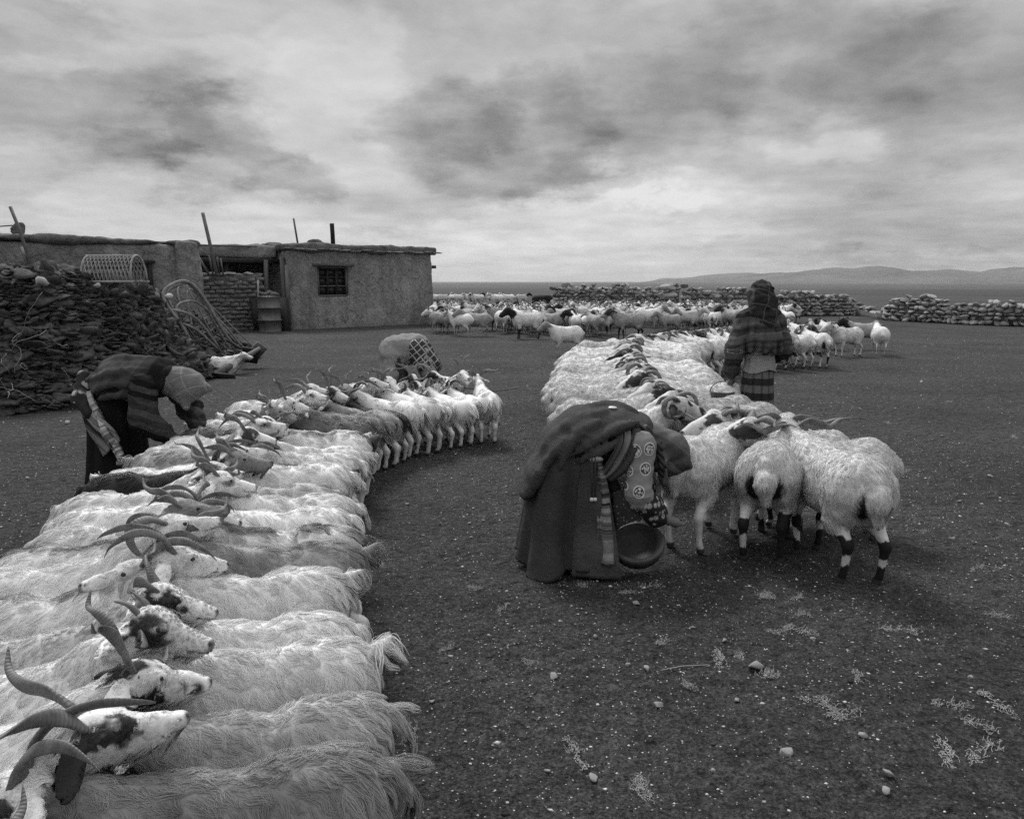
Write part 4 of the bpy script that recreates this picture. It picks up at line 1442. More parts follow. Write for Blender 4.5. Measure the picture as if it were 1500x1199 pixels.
def goat_body(poll, yaw, pitch, roll, rs, lod, fat=1.0):
    b = Body()
    j = lambda s=0.012: rs.uniform(-s, s)
    b.cone((-.19, 0, .385), (.13, 0, .385), .135 * fat, .128 * fat, .05, 'body', 0.86)
    b.cone((-.24, 0, .425), (-.12, 0, .425), .098, .115, .05, 'body', 0.95)
    b.cone((.10, 0, .43), (.19, 0, .43), .10, .088, .05, 'body', 0.9)
    b.ball((-.02, 0, .345), (.20, .118 * fat, .125), .05, 'body')
    b.ball((.20, 0, .36), (.09, .095, .125), .05, 'body')
    pl = np.array(poll)
    b.cone((.17, 0, .43), pl * .55 + np.array((.17, 0, .43)) * .45 + np.array((0, 0, -.012)), .095, .07, .06, 'neck', .82)
    b.cone(pl * .55 + np.array((.17, 0, .43)) * .45 + np.array((0, 0, -.012)), pl + np.array((-.01, 0, -.02)), .07, .053, .04, 'neck', .85)
    for s in (-1, 1):
        fx, fy = j(.03), j()
        b.cone((.16, s * .085, .36), (.14, s * .083, .255), .055, .038, .04, 'body', .8)
        b.chain([(.14, s * .08, .26), (.155 + fx, s * .075 + fy, .16), (.15 + fx * 1.4, s * .072 + fy, .045)], [.035, .024, .0185], .02, 'leg')
        b.cone((.15 + fx * 1.4, s * .072 + fy, .045), (.165 + fx * 1.4, s * .072 + fy, .016), .019, .024, .012, 'hoof')
        hx, hy = j(.035), j()
        b.cone((-.22, s * .07, .40), (-.185, s * .092, .285), .095, .058, .05, 'body', .8)
        b.chain([(-.185, s * .09, .29), (-.285 + hx, s * .085 + hy, .18), (-.265 + hx, s * .083 + hy, .05)], [.052, .026, .0195], .025, 'leg')
        b.cone((-.265 + hx, s * .083 + hy, .05), (-.248 + hx, s * .083 + hy, .016), .019, .0245, .012, 'hoof')
    tu = rs.rand() < .22
    b.chain([(-.31, 0, .465), (-.355, j(.01), .485 if tu else .455), (-.395, j(.025), .51 if tu else .405)], [.026, .02, .011], .02, 'tail')
    M = head_matrix(poll, yaw, pitch, roll, 1.0)
    b.ball((.025, 0, .002), (.062, .05, .054), .03, 'head', M)
    b.cone((.04, 0, .0), (.15, 0, -.028), .046, .031, .03, 'head', .88, M)
    b.cone((.15, 0, -.03), (.188, 0, -.036), .031, .026, .015, 'muzzle', .92, M)
    b.cone((.03, 0, -.035), (.165, 0, -.060), .033, .017, .02, 'jaw', .85, M)
    b.ball((.205, 0, -.032), (.014, .019, .014), .014, 'nose', M)
    for s in (-1, 1):
        b.ball((.072, s * .040, .018), (.026, .014, .017), .018, 'head', M)
        E = M @ Matrix.Translation((-.005, s * .047, .012)) @ Matrix.Rotation(s * R(12), 4, 'Z') @ Matrix.Rotation(-s * R(24), 4, 'X')
        b.ball((-.014, s * .062, 0), (.031, .076, .010), .012, 'ear', E)
    return b, M


def sheep_body(poll, yaw, pitch, roll, rs, lod, fat=1.0):
    b = Body()
    j = lambda s=0.015: rs.uniform(-s, s)
    b.cone((-.25, 0, .50), (.17, 0, .495), .168 * fat, .155 * fat, .07, 'body', .94)
    b.ball((-.27, 0, .50), (.145, .160 * fat, .172), .07, 'body')
    b.ball((-.02, 0, .455), (.26, .165 * fat, .155), .06, 'body')
    b.cone((.13, 0, .545), (.24, 0, .545), .125, .11, .06, 'body')
    b.ball((.25, 0, .46), (.12, .125, .16), .06, 'body')
    pl = np.array(poll)
    b.cone((.21, 0, .53), pl * .5 + np.array((.21, 0, .53)) * .5 + np.array((0, 0, -.01)), .125, .098, .07, 'neck', .9)
    b.cone(pl * .5 + np.array((.21, 0, .53)) * .5 + np.array((0, 0, -.01)), pl + np.array((-.02, 0, -.025)), .098, .07, .05, 'neck', .9)
    for s in (-1, 1):
        fx, fy = j(.04), j()
        b.cone((.20, s * .11, .44), (.18, s * .105, .30), .07, .046, .05, 'body', .85)
        b.chain([(.18, s * .10, .31), (.195 + fx, s * .093 + fy, .20), (.185 + fx * 1.5, s * .09 + fy, .055)], [.036, .024, .0175], .025, 'leg')
        b.cone((.185 + fx * 1.5, s * .09 + fy, .055), (.203 + fx * 1.5, s * .09 + fy, .018), .019, .026, .012, 'hoof')
        hx, hy = j(.04), j()
        b.cone((-.27, s * .09, .48), (-.235, s * .112, .335), .115, .072, .06, 'body', .85)
        b.chain([(-.235, s * .11, .345), (-.345 + hx, s * .10 + hy, .225), (-.318 + hx, s * .098 + hy, .06)], [.05, .026, .0185], .03, 'leg')
        b.cone((-.318 + hx, s * .098 + hy, .06), (-.298 + hx, s * .098 + hy, .018), .019, .026, .012, 'hoof')
    ty = j(.02)
    b.chain([(-.40, 0, .565), (-.445, ty * .4, .49), (-.435, ty, .385)], [.045, .055, .026], .03, 'tail', .9)
    M = head_matrix(poll, yaw, pitch, roll, 1.38)
    b.ball((.02, 0, .0), (.07, .058, .062), .03, 'head', M)
    b.cone((.04, 0, .004), (.155, 0, -.022), .052, .037, .04, 'head', .88, M)
    b.cone((.155, 0, -.027), (.192, 0, -.038), .035, .029, .015, 'muzzle', .92, M)
    b.cone((.03, 0, -.04), (.165, 0, -.064), .036, .019, .02, 'jaw', .85, M)
    b.ball((.208, 0, -.034), (.014, .02, .015), .014, 'nose', M)
    for s in (-1, 1):
        b.ball((.07, s * .045, .016), (.026, .014, .017), .018, 'head', M)
        E = M @ Matrix.Translation((-.02, s * .052, .0)) @ Matrix.Rotation(s * R(14), 4, 'Z') @ Matrix.Rotation(-s * R(32), 4, 'X')
        b.ball((-.01, s * .052, 0), (.025, .06, .010), .012, 'ear', E)
    return b, M


def coat_colour(V, tg, M, kind, pattern, face, legs, seed):
    n1 = fbm(V * 7.0 + seed * 5.3, 3, seed); n2 = fbm(V * 22 + seed, 2, seed + 9)
    x, y, z = V[:, 0], V[:, 1], V[:, 2]
    sc_ = 1.0 if kind == 'goat' else 1.32
    zz, xx, yy = z / sc_, x / sc_, y / sc_
    W = 0.84 + 0.06 * n1 + 0.03 * n2
    if kind == 'sheep': W = W * .80
    c = W.copy()
    bodyish = (tg <= TI['neck']) | (tg == TI['tail'])
    up = sstep(.30, .46, zz + .05 * n1)
    if pattern == 'cream': c = 0.74 + .10 * n1 + .03 * n2
    if pattern == 'grey': c = np.where(bodyish, W * (1 - up) + up * (0.30 + .12 * n1 + .05 * n2), W)
    if pattern == 'palegrey': c = np.where(bodyish, W * (1 - up) + up * (0.48 + .14 * n1 + .05 * n2), W)
    if pattern == 'dun': c = np.where(bodyish, W * .8 * (1 - up) + up * (0.13 + .06 * n1), W * .8)
    if pattern == 'stripe':
        br = sstep(-.35, .25, fbm(V * 9 + seed, 2, seed + 2))
        k = sstep(.075, .02, np.abs(yy + .03 * n1) + np.maximum(0, .44 - zz) * 2) * br
        k = np.maximum(k, sstep(.075, .015, np.abs(zz - .37 + .07 * n1)) * (np.abs(xx) < .27) * .85 * br)
        c = np.where(bodyish, W * (1 - k) + k * (.14 + .04 * n1), W)
    if pattern == 'saddle':
        k = sstep(.02, .10, n1 + .25 - np.abs(xx + .05) * 1.6) * up
        c = np.where(bodyish, W * (1 - k) + k * (.16 + .05 * n1), W)
    if pattern == 'patch':
        k = sstep(.0, .06, fbm(V * 5.5 + seed * 9.1, 2, seed) - .32)
        c = np.where(bodyish, W * (1 - k) + k * .10, W)
    if pattern == 'black': c = np.where(bodyish, .022 + .01 * n1 + .55 * sstep(-.17, -.24, xx + .05 * n1) * sstep(.44, .36, zz), W * .75)
    if pattern == 'smoky': c = W * .52 + .09 * n1 + .05 * n2
    # head markings, in head space
    Mi = np.array(M.inverted())
    H = V @ Mi[:3, :3].T + Mi[:3, 3]
    hn = .012 * fbm(V * 30 + seed * 2, 2, seed + 3) * 2
    hd = tg >= TI['head']
    if face == 'eye':
        er = .013 if kind == 'sheep' else 0.0
        k = sstep(.042 + er, .030 + er, np.sqrt(((H[:, 0] - .058) / (1.1 + .3 * (seed % 3))) ** 2 + (H[:, 2] - .006) ** 2) + hn * 1.8) * (np.abs(H[:, 1]) > .018)
        c = np.where(hd, c * (1 - k) + k * (.04 + .05 * np.abs(n2)), c)
    if face == 'smudge':
        k = sstep(.026, .012, np.sqrt(((H[:, 0] - .07) / 1.7) ** 2 + (H[:, 2] - .008) ** 2) + hn) * (np.abs(H[:, 1]) > .018)
        c = np.where(hd, c * (1 - .8 * k) + .8 * k * .05, c)
    if face == 'black':
        c = np.where(hd | ((tg == TI['neck']) & (H[:, 0] > -.08 + hn * 2)), .022 + .008 * n2, c)
    if face == 'blaze':
        k = sstep(.017, .026, np.abs(H[:, 1]) + hn)
        c = np.where(hd, W * (1 - k) + k * .035, c)
    if face == 'side':
        k = sstep(-.02, .0, hn * 2 + .04 - np.abs(H[:, 0] - .04)) * sstep(.02, .03, np.abs(H[:, 1]))
        c = np.where(hd, W * (1 - k) + k * .06, c)
    if face == 'tan':
        c = np.where(hd, .30 + .08 * n1, c)
    if face == 'patches':
        k = sstep(.0, .08, fbm(V * 15 + seed * 4.4, 2, seed + 5) - .12)
        c = np.where(hd, W * (1 - k) + k * .03, c)
    c = np.where((tg == TI['ear']) & (face in ('eye', 'patches', 'blaze')) & (seed % 2 == 0), .03, c)
    c = np.where(hd, c * (.90 + .22 * n2 + .10 * n1), c)
    # dark nostrils and mouth line
    ms = 1.0
    nost = sstep(.010, .006, np.sqrt((H[:, 0] - .211) ** 2 + (np.abs(H[:, 1]) - .011) ** 2 + (H[:, 2] + .026) ** 2))
    nose = sstep(.203, .212, H[:, 0]) * .75
    mouth = sstep(.0042, .002, np.abs(H[:, 2] + .052 + .10 * (H[:, 0] - .2))) * (H[:, 0] > .148) * hd
    k = np.maximum(np.maximum(nost, nose), mouth * .9) * hd
    c = c * (1 - k) + .035 * k
    # legs
    lg = (tg == TI['leg']) | (tg == TI['hoof'])
    if legs == 'black': c = np.where(lg & (zz < .25 + .05 * n1), .02, c)
    if legs == 'pied':
        e = .03 * n1 + .02 * n2
        k = np.where(yy < 0, (zz < .235 + e) * 1.0, ((zz < .075 + e) | ((zz > .125 + e) & (zz < .19 + e) & (xx < 0))) * 1.0)
        c = np.where(lg, c * (1 - k) + .018 * k, c)
    if legs == 'hocks':
        e = .03 * n1 + .02 * n2
        k = ((zz < .085 + e) | ((zz > .125 + e) & (zz < .20 + e) & (xx * np.sign(yy + .001) + .05 * n1 > -.30))) * 1.0
        c = np.where(lg, c * (1 - k) + .018 * k, c)
    if legs == 'socks':
        k = (sstep(.0, .05, np.sin(zz * 25 + seed * 1.7 + 4 * n1 + np.sign(yy) * 1.3) * .4)) * (zz < .27)
        c = np.where(lg, c * (1 - k) + .02 * k, c)
    c = np.where(lg & (zz < .2), c * (.82 + .1 * n2), c)
    c = np.where((tg == TI['hoof']) & (zz < .028), .05, c)
    if kind == 'sheep' and legs in ('black', 'socks', 'pied', 'hocks'):   # dark skin at the vent, either side of the tail
        k = sstep(.055, .03, np.sqrt((np.abs(yy) - .043) ** 2 + (zz - .345) ** 2 * .55) + .008 * n2) * (xx < -.2) * (tg != TI['tail'])
        c = c * (1 - k) + k * .015
    return np.clip(c, .012, .88)


HORNS = {
    'sweep': ([(.012, .026, .042), (-.015, .044, .09), (-.055, .078, .125), (-.10, .125, .14), (-.125, .185, .155), (-.12, .245, .195)], .027, .40, 3.6),
    'back': ([(.012, .026, .042), (-.02, .038, .10), (-.08, .05, .135), (-.15, .075, .135), (-.215, .11, .105), (-.25, .15, .075)], .028, .42, 2.4),
    'wide': ([(.008, .028, .04), (-.025, .07, .09), (-.06, .14, .115), (-.07, .215, .11), (-.05, .285, .125), (-.05, .345, .16)], .028, .40, 3.6),
    'upright': ([(.012, .026, .042), (-.015, .035, .11), (-.05, .055, .18), (-.085, .10, .215), (-.10, .15, .225), (-.10, .185, .255)], .025, .42, 3.2),
    'curl': ([(.008, .03, .04), (-.04, .055, .085), (-.105, .075, .085), (-.14, .09, .03), (-.12, .105, -.025), (-.075, .125, -.035), (-.05, .15, .0)], .029, .45, 2.0),
    'short': ([(.012, .024, .04), (-.015, .032, .075), (-.05, .042, .10), (-.08, .055, .11)], .017, .6, .6),
    'ram': ([(.0, .035, .045), (-.03, .085, .07), (-.05, .15, .055), (-.03, .215, .04), (-.025, .28, .065), (-.05, .345, .08), (-.06, .41, .065)], .030, .5, 5.0),
    'ramcurl': ([(.0, .035, .045), (-.05, .07, .075), (-.115, .095, .055), (-.135, .115, -.015), (-.09, .135, -.06), (-.03, .165, -.05), (.0, .20, -.005), (-.01, .24, .04)], .031, .55, 1.5),
}


def make_animal(name, kind, pattern='white', face='', legs='', horns='sweep', poll=None, yaw=0., pitch=0., roll=0., seed=1, lod=1, eartag=False, fleece=True, hs=1.0, curly=False, fat=1.0):
    rs = np.random.RandomState(seed * 13 + 5)
    g = kind == 'goat'
    if poll is None: poll = (.40, 0, .575) if g else (.50, 0, .70)
    fn = goat_body if g else sheep_body
    b, M = fn(poll, yaw, pitch, roll, rs, lod, rs.uniform(.92, 1.04) * fat)
    vox, nh, hr, npts = LOD[lod]
    if not g: vox *= 1.25
    lumps = (lambda P: -.012 * fbm(P * 16 + seed, 2, seed) * sstep(.30, .36, P[:, 2])) if not g else (lambda P: -.005 * fbm(P * 14 + seed, 2, seed))
    V, Q = b.mesh(vox, lumps if lod < 3 else None)
    V[:, 2] = np.maximum(V[:, 2], 0.001)
    N = vnormals(V, Q)
    tg = b.tags(V, ORDER)
    c = coat_colour(V, tg, M, kind, pattern, face, legs, seed)
    root = empty(name)
    mob('body', mesh_np(name + '_body', V, Q, M_SKIN, col=c), root)
    # fleece
    if fleece:
        Hm = np.array(M.inverted()); H = V @ Hm[:3, :3].T + Hm[:3, 3]
        zz = V[:, 2] / (1 if g else 1.3)
        if g:
            L = np.where(tg <= TI['neck'], .052 + .03 * sstep(.42, .30, zz) + .025 * sstep(-.15, -.28, V[:, 0]), .0)
            L = np.where(tg == TI['tail'], .10, L)
            L = np.where((tg == TI['leg']), .03 * sstep(.12, .28, zz), L)
            L = np.where(tg == TI['head'], .010 + .004 * sstep(.11, .05, H[:, 0]) + .022 * sstep(.02, -.02, H[:, 0]), L)
            L = np.where(tg == TI['muzzle'], .005, L)
            L = np.where(tg == TI['ear'], .009, L)
            L = np.where(tg == TI['jaw'], .014, L)
            L = np.where((tg == TI['jaw']) & (H[:, 2] < -.06) & (np.abs(H[:, 1]) < .016) & (H[:, 0] > .06), .07, L)
            if curly: L = L * .55
        else:
            L = np.where(tg <= TI['neck'], .029, .0)
            L = np.where(tg == TI['tail'], .03, L)
            L = np.where(tg == TI['leg'], .022 * sstep(.22, .28, zz), L)
            L = np.where(tg == TI['head'], .01 * sstep(.06, .0, H[:, 0]), L)
        Rm = np.array(M.to_3x3())
        hb = Rm @ np.array((-1, 0, -.1))
        pl = np.array(poll)

        def comb(p, n):
            d = np.tile(np.array((-.62, 0., -.60)), (len(p), 1))
            d[:, 2] = np.where(p[:, 0] < (-.2 if g else -.3), -1.0, d[:, 2])
            if g: d[p[:, 0] < -.335] = (-.45, 0, -.9)
            d = d + np.stack([fbm(p * 9, 2, seed), fbm(p * 9 + 7, 2, seed + 1), np.zeros(len(p))], 1) * (.35 if g else .6)
            q = (p - pl) @ Rm
            hd = (q[:, 0] > -.06) & (q[:, 0] < .26) & (np.abs(q[:, 1]) < .13) & (np.abs(q[:, 2]) < .10)
            d[hd] = hb
            low = p[:, 2] < (.22 if g else .3)
            d[low] = (0, 0, -1)
            return d
        dens = np.where(tg >= TI['head'], 3.0, 1.0) * np.where(tg == TI['leg'], .7, 1)
        if g:
            hc = hair_np(name + '_fleece', V, Q, N, L, comb, c, nh, hr, seed, 40 if not curly else 16, .86, .007 if not curly else .002, .30, npts, .004 if curly else 0.0, .22, .16, dens)
        else:
            hc = hair_np(name + '_fleece', V, Q, N, L, comb, c, int(nh * 1.6), hr * 1.05, seed, 20, .5, .002, .36, npts, .0022, .15, .09, dens)
        o = bpy.data.objects.new('fleece', hc); link(o, root)
    # horns, eyes, tag
    if horns:
        pts, r0, fl, tw = HORNS[horns]
        for s in (-1, 1):
            k = hs * rs.uniform(.74, .96)
            P = np.array(pts) * np.array([k, s * k, k]) + rs.normal(0, .004, (len(pts), 3)) * np.linspace(0, 1, len(pts))[:, None]
            C, _, q = spline(P, 44 if lod < 2 else 12)
            t = np.linspace(0, 1, len(C))
            rr = r0 * (.86 if g else 1) * (1 - t) ** .8 * (1 + (.010 * np.sin(t ** .8 * 120 + seed) + .035 * np.sin(t * 17 + seed) if lod < 2 else 0)) + .002
            C = C @ np.array(M.to_3x3()).T + np.array(M.translation)
            tube('horn', C, rr, M_HORN, root, 10 if lod < 2 else 6, flat=fl, twist=s * tw)
    if lod < 3:
        for s in (-1, 1):
            V2, F2 = stone_np(3, 1, 1.0, 0.0)
            V2 = unit(V2) * .0098
            e = M @ Vector((.076, s * .0475, .016))
            mob('eye', mesh_np('eye', V2, F2, M_EYE), root, e)
    if eartag:
        s = -1 if seed % 2 else 1
        E = M @ Matrix.Translation((-.005, s * .047, .012)) @ Matrix.Rotation(s * R(12), 4, 'Z') @ Matrix.Rotation(-s * R(24), 4, 'X')
        V2, F2, _ = tube_np([(0, 0, 0), (0, 0, .004)], .014, 14)
        A = np.array(E @ Matrix.Translation((-.012, s * .075, .012)))
        mob('ear_tag', mesh_np('ear_tag', V2 @ A[:3, :3].T + A[:3, 3], F2, M_TAG, False), root)
    return root

# ------------------------------------------------------------------ people
def m_cloth(lo, hi, scale=3.0, weave=260, bump=.35, sheen=0.0):
    def f(g, p):
        o = g.obj()
        B_(g, p, g.m('MULTIPLY', g.mapr(g.noise(o, scale, 6, .65), .28, .72, lo, hi), g.mapr(g.noise(o, weave, 2, .5), .2, .8, .85, 1.15)))
        p.inputs['Roughness'].default_value = .9
        p.inputs['Specular IOR Level'].default_value = .15
        N_(g, p, g.m('ADD', g.noise(o, weave, 2, .6), g.m('MULTIPLY', g.noise(o, 13, 5, .6, 1.2), 2.4)), bump, .022)
    return f


def m_bands(dirv, freq, lo, hi, soft=0.0, warp=.15, fine=None, cross=None, seed=0.0):
    """woven bands of differing tone across DIRV; CROSS adds a second set (plaid)"""
    def f(g, p):
        o = g.obj()
        wv = g.vm('SCALE', g.vm('SUBTRACT', g.noisec(o, 3.0, 3), (.5, .5, .5)), scale=warp)
        q = g.vm('ADD', o, wv)

        def band(d, fr, sd):
            t = g.m('ADD', g.m('MULTIPLY', g.vm('DOT_PRODUCT', q, tuple(d)), fr), sd)
            wn = g.node('ShaderNodeTexWhiteNoise'); wn.noise_dimensions = '1D'
            g.l.new(g.m('FLOOR', t), wn.inputs['W'])
            return wn.outputs[0]
        b = band(dirv, freq, seed)
        if fine: b = g.m('ADD', g.m('MULTIPLY', b, .6), g.m('MULTIPLY', band(dirv, fine, seed + 9.3), .4))
        if cross: b = g.m('MULTIPLY', g.m('ADD', b, band(cross, freq, seed + 4.7)), .5)
        v = g.mapr(b, .1, .9, lo, hi)
        B_(g, p, g.m('MULTIPLY', v, g.mapr(g.noise(o, 90, 4, .7), .2, .8, .7, 1.3)))
        p.inputs['Roughness'].default_value = .92
        p.inputs['Specular IOR Level'].default_value = .12
        N_(g, p, g.m('ADD', g.noise(o, 220, 2, .6), g.m('MULTIPLY', g.noise(o, 15, 4, .6, 1.0), 1.6)), .4, .012)
    return f


def m_checks(d1, d2, freq, base, line, lw=.14):
    """thin pale lines crossing on a plain ground"""
    def f(g, p):
        o = g.obj()
        q = g.vm('ADD', o, g.vm('SCALE', g.vm('SUBTRACT', g.noisec(o, 4.0, 2), (.5, .5, .5)), scale=.06))
        m_ = None
        for d in (d1, d2):
            t = g.m('FRACT', g.m('MULTIPLY', g.vm('DOT_PRODUCT', q, tuple(d)), freq))
            k = g.mapr(g.m('ABSOLUTE', g.m('SUBTRACT', t, .5)), lw * .5, lw * .4, 0, 1)
            m_ = k if m_ is None else g.m('MAXIMUM', m_, k)
        v = g.mix(m_, base, line)
        B_(g, p, g.m('MULTIPLY', v, g.mapr(g.noise(o, 8, 5, .65), .25, .75, .75, 1.25)))
        p.inputs['Roughness'].default_value = .92
        N_(g, p, g.m('ADD', g.noise(o, 220, 2, .6), g.m('MULTIPLY', g.noise(o, 15, 4, .6, 1.0), 1.6)), .4, .012)
    return f


def m_medallion(scale, base, ink, pale, rad=.42):
    """printed round flowers: petals and rings inside each cell"""
    def f(g, p):
        o = g.obj()
        vo = g.node('ShaderNodeTexVoronoi'); g.l.new(o, vo.inputs['Vector']); vo.inputs['Scale'].default_value = scale; vo.inputs['Randomness'].default_value = .55
        d = vo.outputs[0]
        inside = g.mapr(d, rad, rad - .03, 0, 1)
        ring = g.m('MULTIPLY', inside, g.mapr(d, rad - .09, rad - .06, 0, 1))
        pet = g.mapr(g.m('SINE', g.m('MULTIPLY', d, 34.0)), -.1, .3, 0, 1)
        det = g.mapr(g.noise(o, scale * 7, 3, .6), .46, .54, 0, 1)
        inner = g.mix(g.m('MULTIPLY', pet, det), pale, ink)
        v = g.mix(inside, base, g.mix(ring, inner, ink))
        v = g.mix(g.m('MULTIPLY', inside, g.mapr(d, rad - .05, rad - .02, 0, 1)), v, pale)
        B_(g, p, g.m('MULTIPLY', v, g.mapr(g.noise(o, 7, 5, .65), .25, .75, .8, 1.2)))
        p.inputs['Roughness'].default_value = .9
        N_(g, p, g.m('ADD', g.noise(o, 220, 2, .6), g.m('MULTIPLY', g.noise(o, 18, 4, .6, 1.0), 1.6)), .4, .01)
    return f


M_HUM = plain('weathered_skin', .13, .55, .2, 14, .4, .004, .35)
M_HAIR = plain('black_hair', .012, .5, .3, 60, .5, .004, .4)


def human(root, J, h=.014):
    """one continuous body. J: joints in local space"""
    v = {k: np.array(q, float) for k, q in J.items()}
    b = Body()
    b.cone(v['hip'], v['chest'], .135, .14, .06, 'b', 1.15)
    b.cone(v['chest'], v['neck'], .13, .06, .06, 'b', 1.1)
    b.cone(v['neck'], v['head'], .052, .06, .03, 'b')
    f = unit(v['nose'] - v['head']); up = unit(v['head'] - v['neck']); up = unit(up - f * (up @ f)); sd = np.cross(up, f)
    hm = Matrix(((f[0], sd[0], up[0], v['head'][0]), (f[1], sd[1], up[1], v['head'][1]), (f[2], sd[2], up[2], v['head'][2]), (0, 0, 0, 1)))
    b.ball((0, 0, .02), (.10, .078, .105), .03, 'b', hm)
    b.ball((.035, 0, -.055), (.065, .058, .06), .03, 'b', hm)
    b.cone((.09, 0, .02), (.115, 0, -.03), .012, .018, .012, 'b', 1, hm)
    b.ball((.09, 0, -.068), (.018, .026, .01), .01, 'b', hm)
    for s in (-1, 1):
        b.ball((.0, s * .08, -.01), (.022, .012, .032), .01, 'b', hm)
        b.ball((.085, s * .033, .035), (.018, .02, .010), .012, 'b', hm)
        S, E, W = v['sh%d' % s], v['el%d' % s], v['wr%d' % s]
        b.cone(v['chest'] * .3 + S * .7, S, .07, .062, .05, 'b')
        b.cone(S, E, .056, .042, .03, 'b'); b.cone(E, W, .041, .027, .03, 'b')
        F_ = v.get('hd%d' % s); d = unit(F_ - W)
        tside = unit(np.cross(d, (0, s, .3))); acr = unit(np.cross(tside, d))
        palm = W + d * .075
        b.cone(W, palm, .026, .034, .02, 'b')
        for q in range(4):
            o = acr * (q - 1.5) * .019
            L = (.034, .04, .037, .028)[q]
            p0 = palm + o + d * .012; p1 = p0 + d * L; p2 = p1 + unit(d - tside * .7) * L * .7; p3 = p2 + unit(d - tside * 1.8) * L * .55
            b.chain([palm + o * .6, p0, p1, p2, p3], [.012, .0105, .0098, .009, .0075], .006, 'b')
        t0 = W + d * .03 + acr * -.03
        b.chain([W + d * .02, t0, t0 + unit(d * .8 - acr * .7) * .035, t0 + unit(d * .8 - acr * .7) * .035 + unit(d - tside * .6) * .028], [.016, .014, .0115, .009], .008, 'b')
        H_, K, A = v['hp%d' % s], v['kn%d' % s], v['an%d' % s]
        b.cone(H_, K, .085, .055, .05, 'b'); b.cone(K, A, .053, .034, .03, 'b')
        b.cone(A, v['to%d' % s], .04, .032, .03, 'b')
    V, Q = b.mesh(h)
    V[:, 2] = np.maximum(V[:, 2], .002)
    mob('body', mesh_np('person_body', V, Q, M_HUM), root)
    return hm


def cloth(name, root, build, material, h=.014, disp=None, clip=None):
    b = Body(); build(b)
    V, Q = b.mesh(h, disp, clip)
    V[:, 2] = np.maximum(V[:, 2], .004)
    return mob(name, mesh_np(name, V, Q, material), root)


def ridges(b, lines, r=.016, k=.035):
    """raised folds lying along lines on a cloth"""
    for ln in lines:
        P = spline(ln, 9)[0]
        rr = r * (.45 + .55 * np.sin(np.linspace(.25, math.pi - .25, 9)))
        b.chain([tuple(q) for q in P], list(rr), k, 'c')


def wrinkle(amp, sc, seed, dirv=(1, 1, 1)):
    d = np.array(dirv, float)
    def f(P):
        n = fbm(P * d * sc + 1.5 * fbm(P * 3 + seed, 2, seed)[:, None], 2, seed)
        n2 = fbm(P * d * sc * 2.3 + seed, 2, seed + 1)
        return -amp * 1.1 * (1 - 2.6 * np.abs(n)) - amp * .55 * (1 - 2.6 * np.abs(n2))
    return f


def loft(name, root, rings, material, folds=(), seed=0, n=96, m=46, hem=.0, ragged=.012):
    """cloth hanging in folds: rings (x, y, z, rx, ry), folds (count, depth, phase) growing towards the hem"""
    Rg, _, _ = spline(rings, m)
    th = np.linspace(0, 2 * np.pi, n, endpoint=False)
    t = np.linspace(0, 1, m)[:, None]
    f = np.zeros((m, n))
    for cnt, dep, ph in folds:
        f += dep * (t ** .6) * (np.abs(np.cos(cnt * .5 * th + ph + .5 * np.sin(2 * th + ph) + .35 * t)) * 2 - 1)
    Pn = np.stack([np.cos(th)[None] * 2.2 + 0 * t, np.sin(th)[None] * 2.2 + 0 * t, t * 2.2 + 0 * th[None]], -1)
    f += .07 * fbm(Pn + seed, 3, seed)
    X = Rg[:, :1] + Rg[:, 3:4] * (1 + f) * np.cos(th); Y = Rg[:, 1:2] + Rg[:, 4:5] * (1 + f) * np.sin(th)
    Z = Rg[:, 2:3] + 0 * th[None] + (t ** 4) * ragged * 3 * np.sin(3 * th + seed)[None]
    V = np.stack([X, Y, np.maximum(Z, .006)], -1).reshape(-1, 3)
    # inner side of the cloth, then closed at the hem and the waist
    Vi = np.stack([Rg[:, :1] + (X - Rg[:, :1]) * .955, Rg[:, 1:2] + (Y - Rg[:, 1:2]) * .955, np.maximum(Z, .006)], -1).reshape(-1, 3)
    i = np.arange(m - 1)[:, None] * n; j = np.arange(n)[None]
    a = (i + j).ravel(); b = (i + (j + 1) % n).ravel()
    F = np.stack([a, a + n, b + n, b], 1)
    k = m * n
    Fi = F[:, ::-1] + k
    jj = np.arange(n); e = (m - 1) * n
    Fh = np.stack([e + jj, e + k + jj, e + k + (jj + 1) % n, e + (jj + 1) % n], 1)
    Ft = np.stack([jj, (jj + 1) % n, k + (jj + 1) % n, k + jj], 1)
    return mob(name, mesh_np(name, np.concatenate([V, Vi]), np.concatenate([F, Fi, Fh, Ft]), material), root)


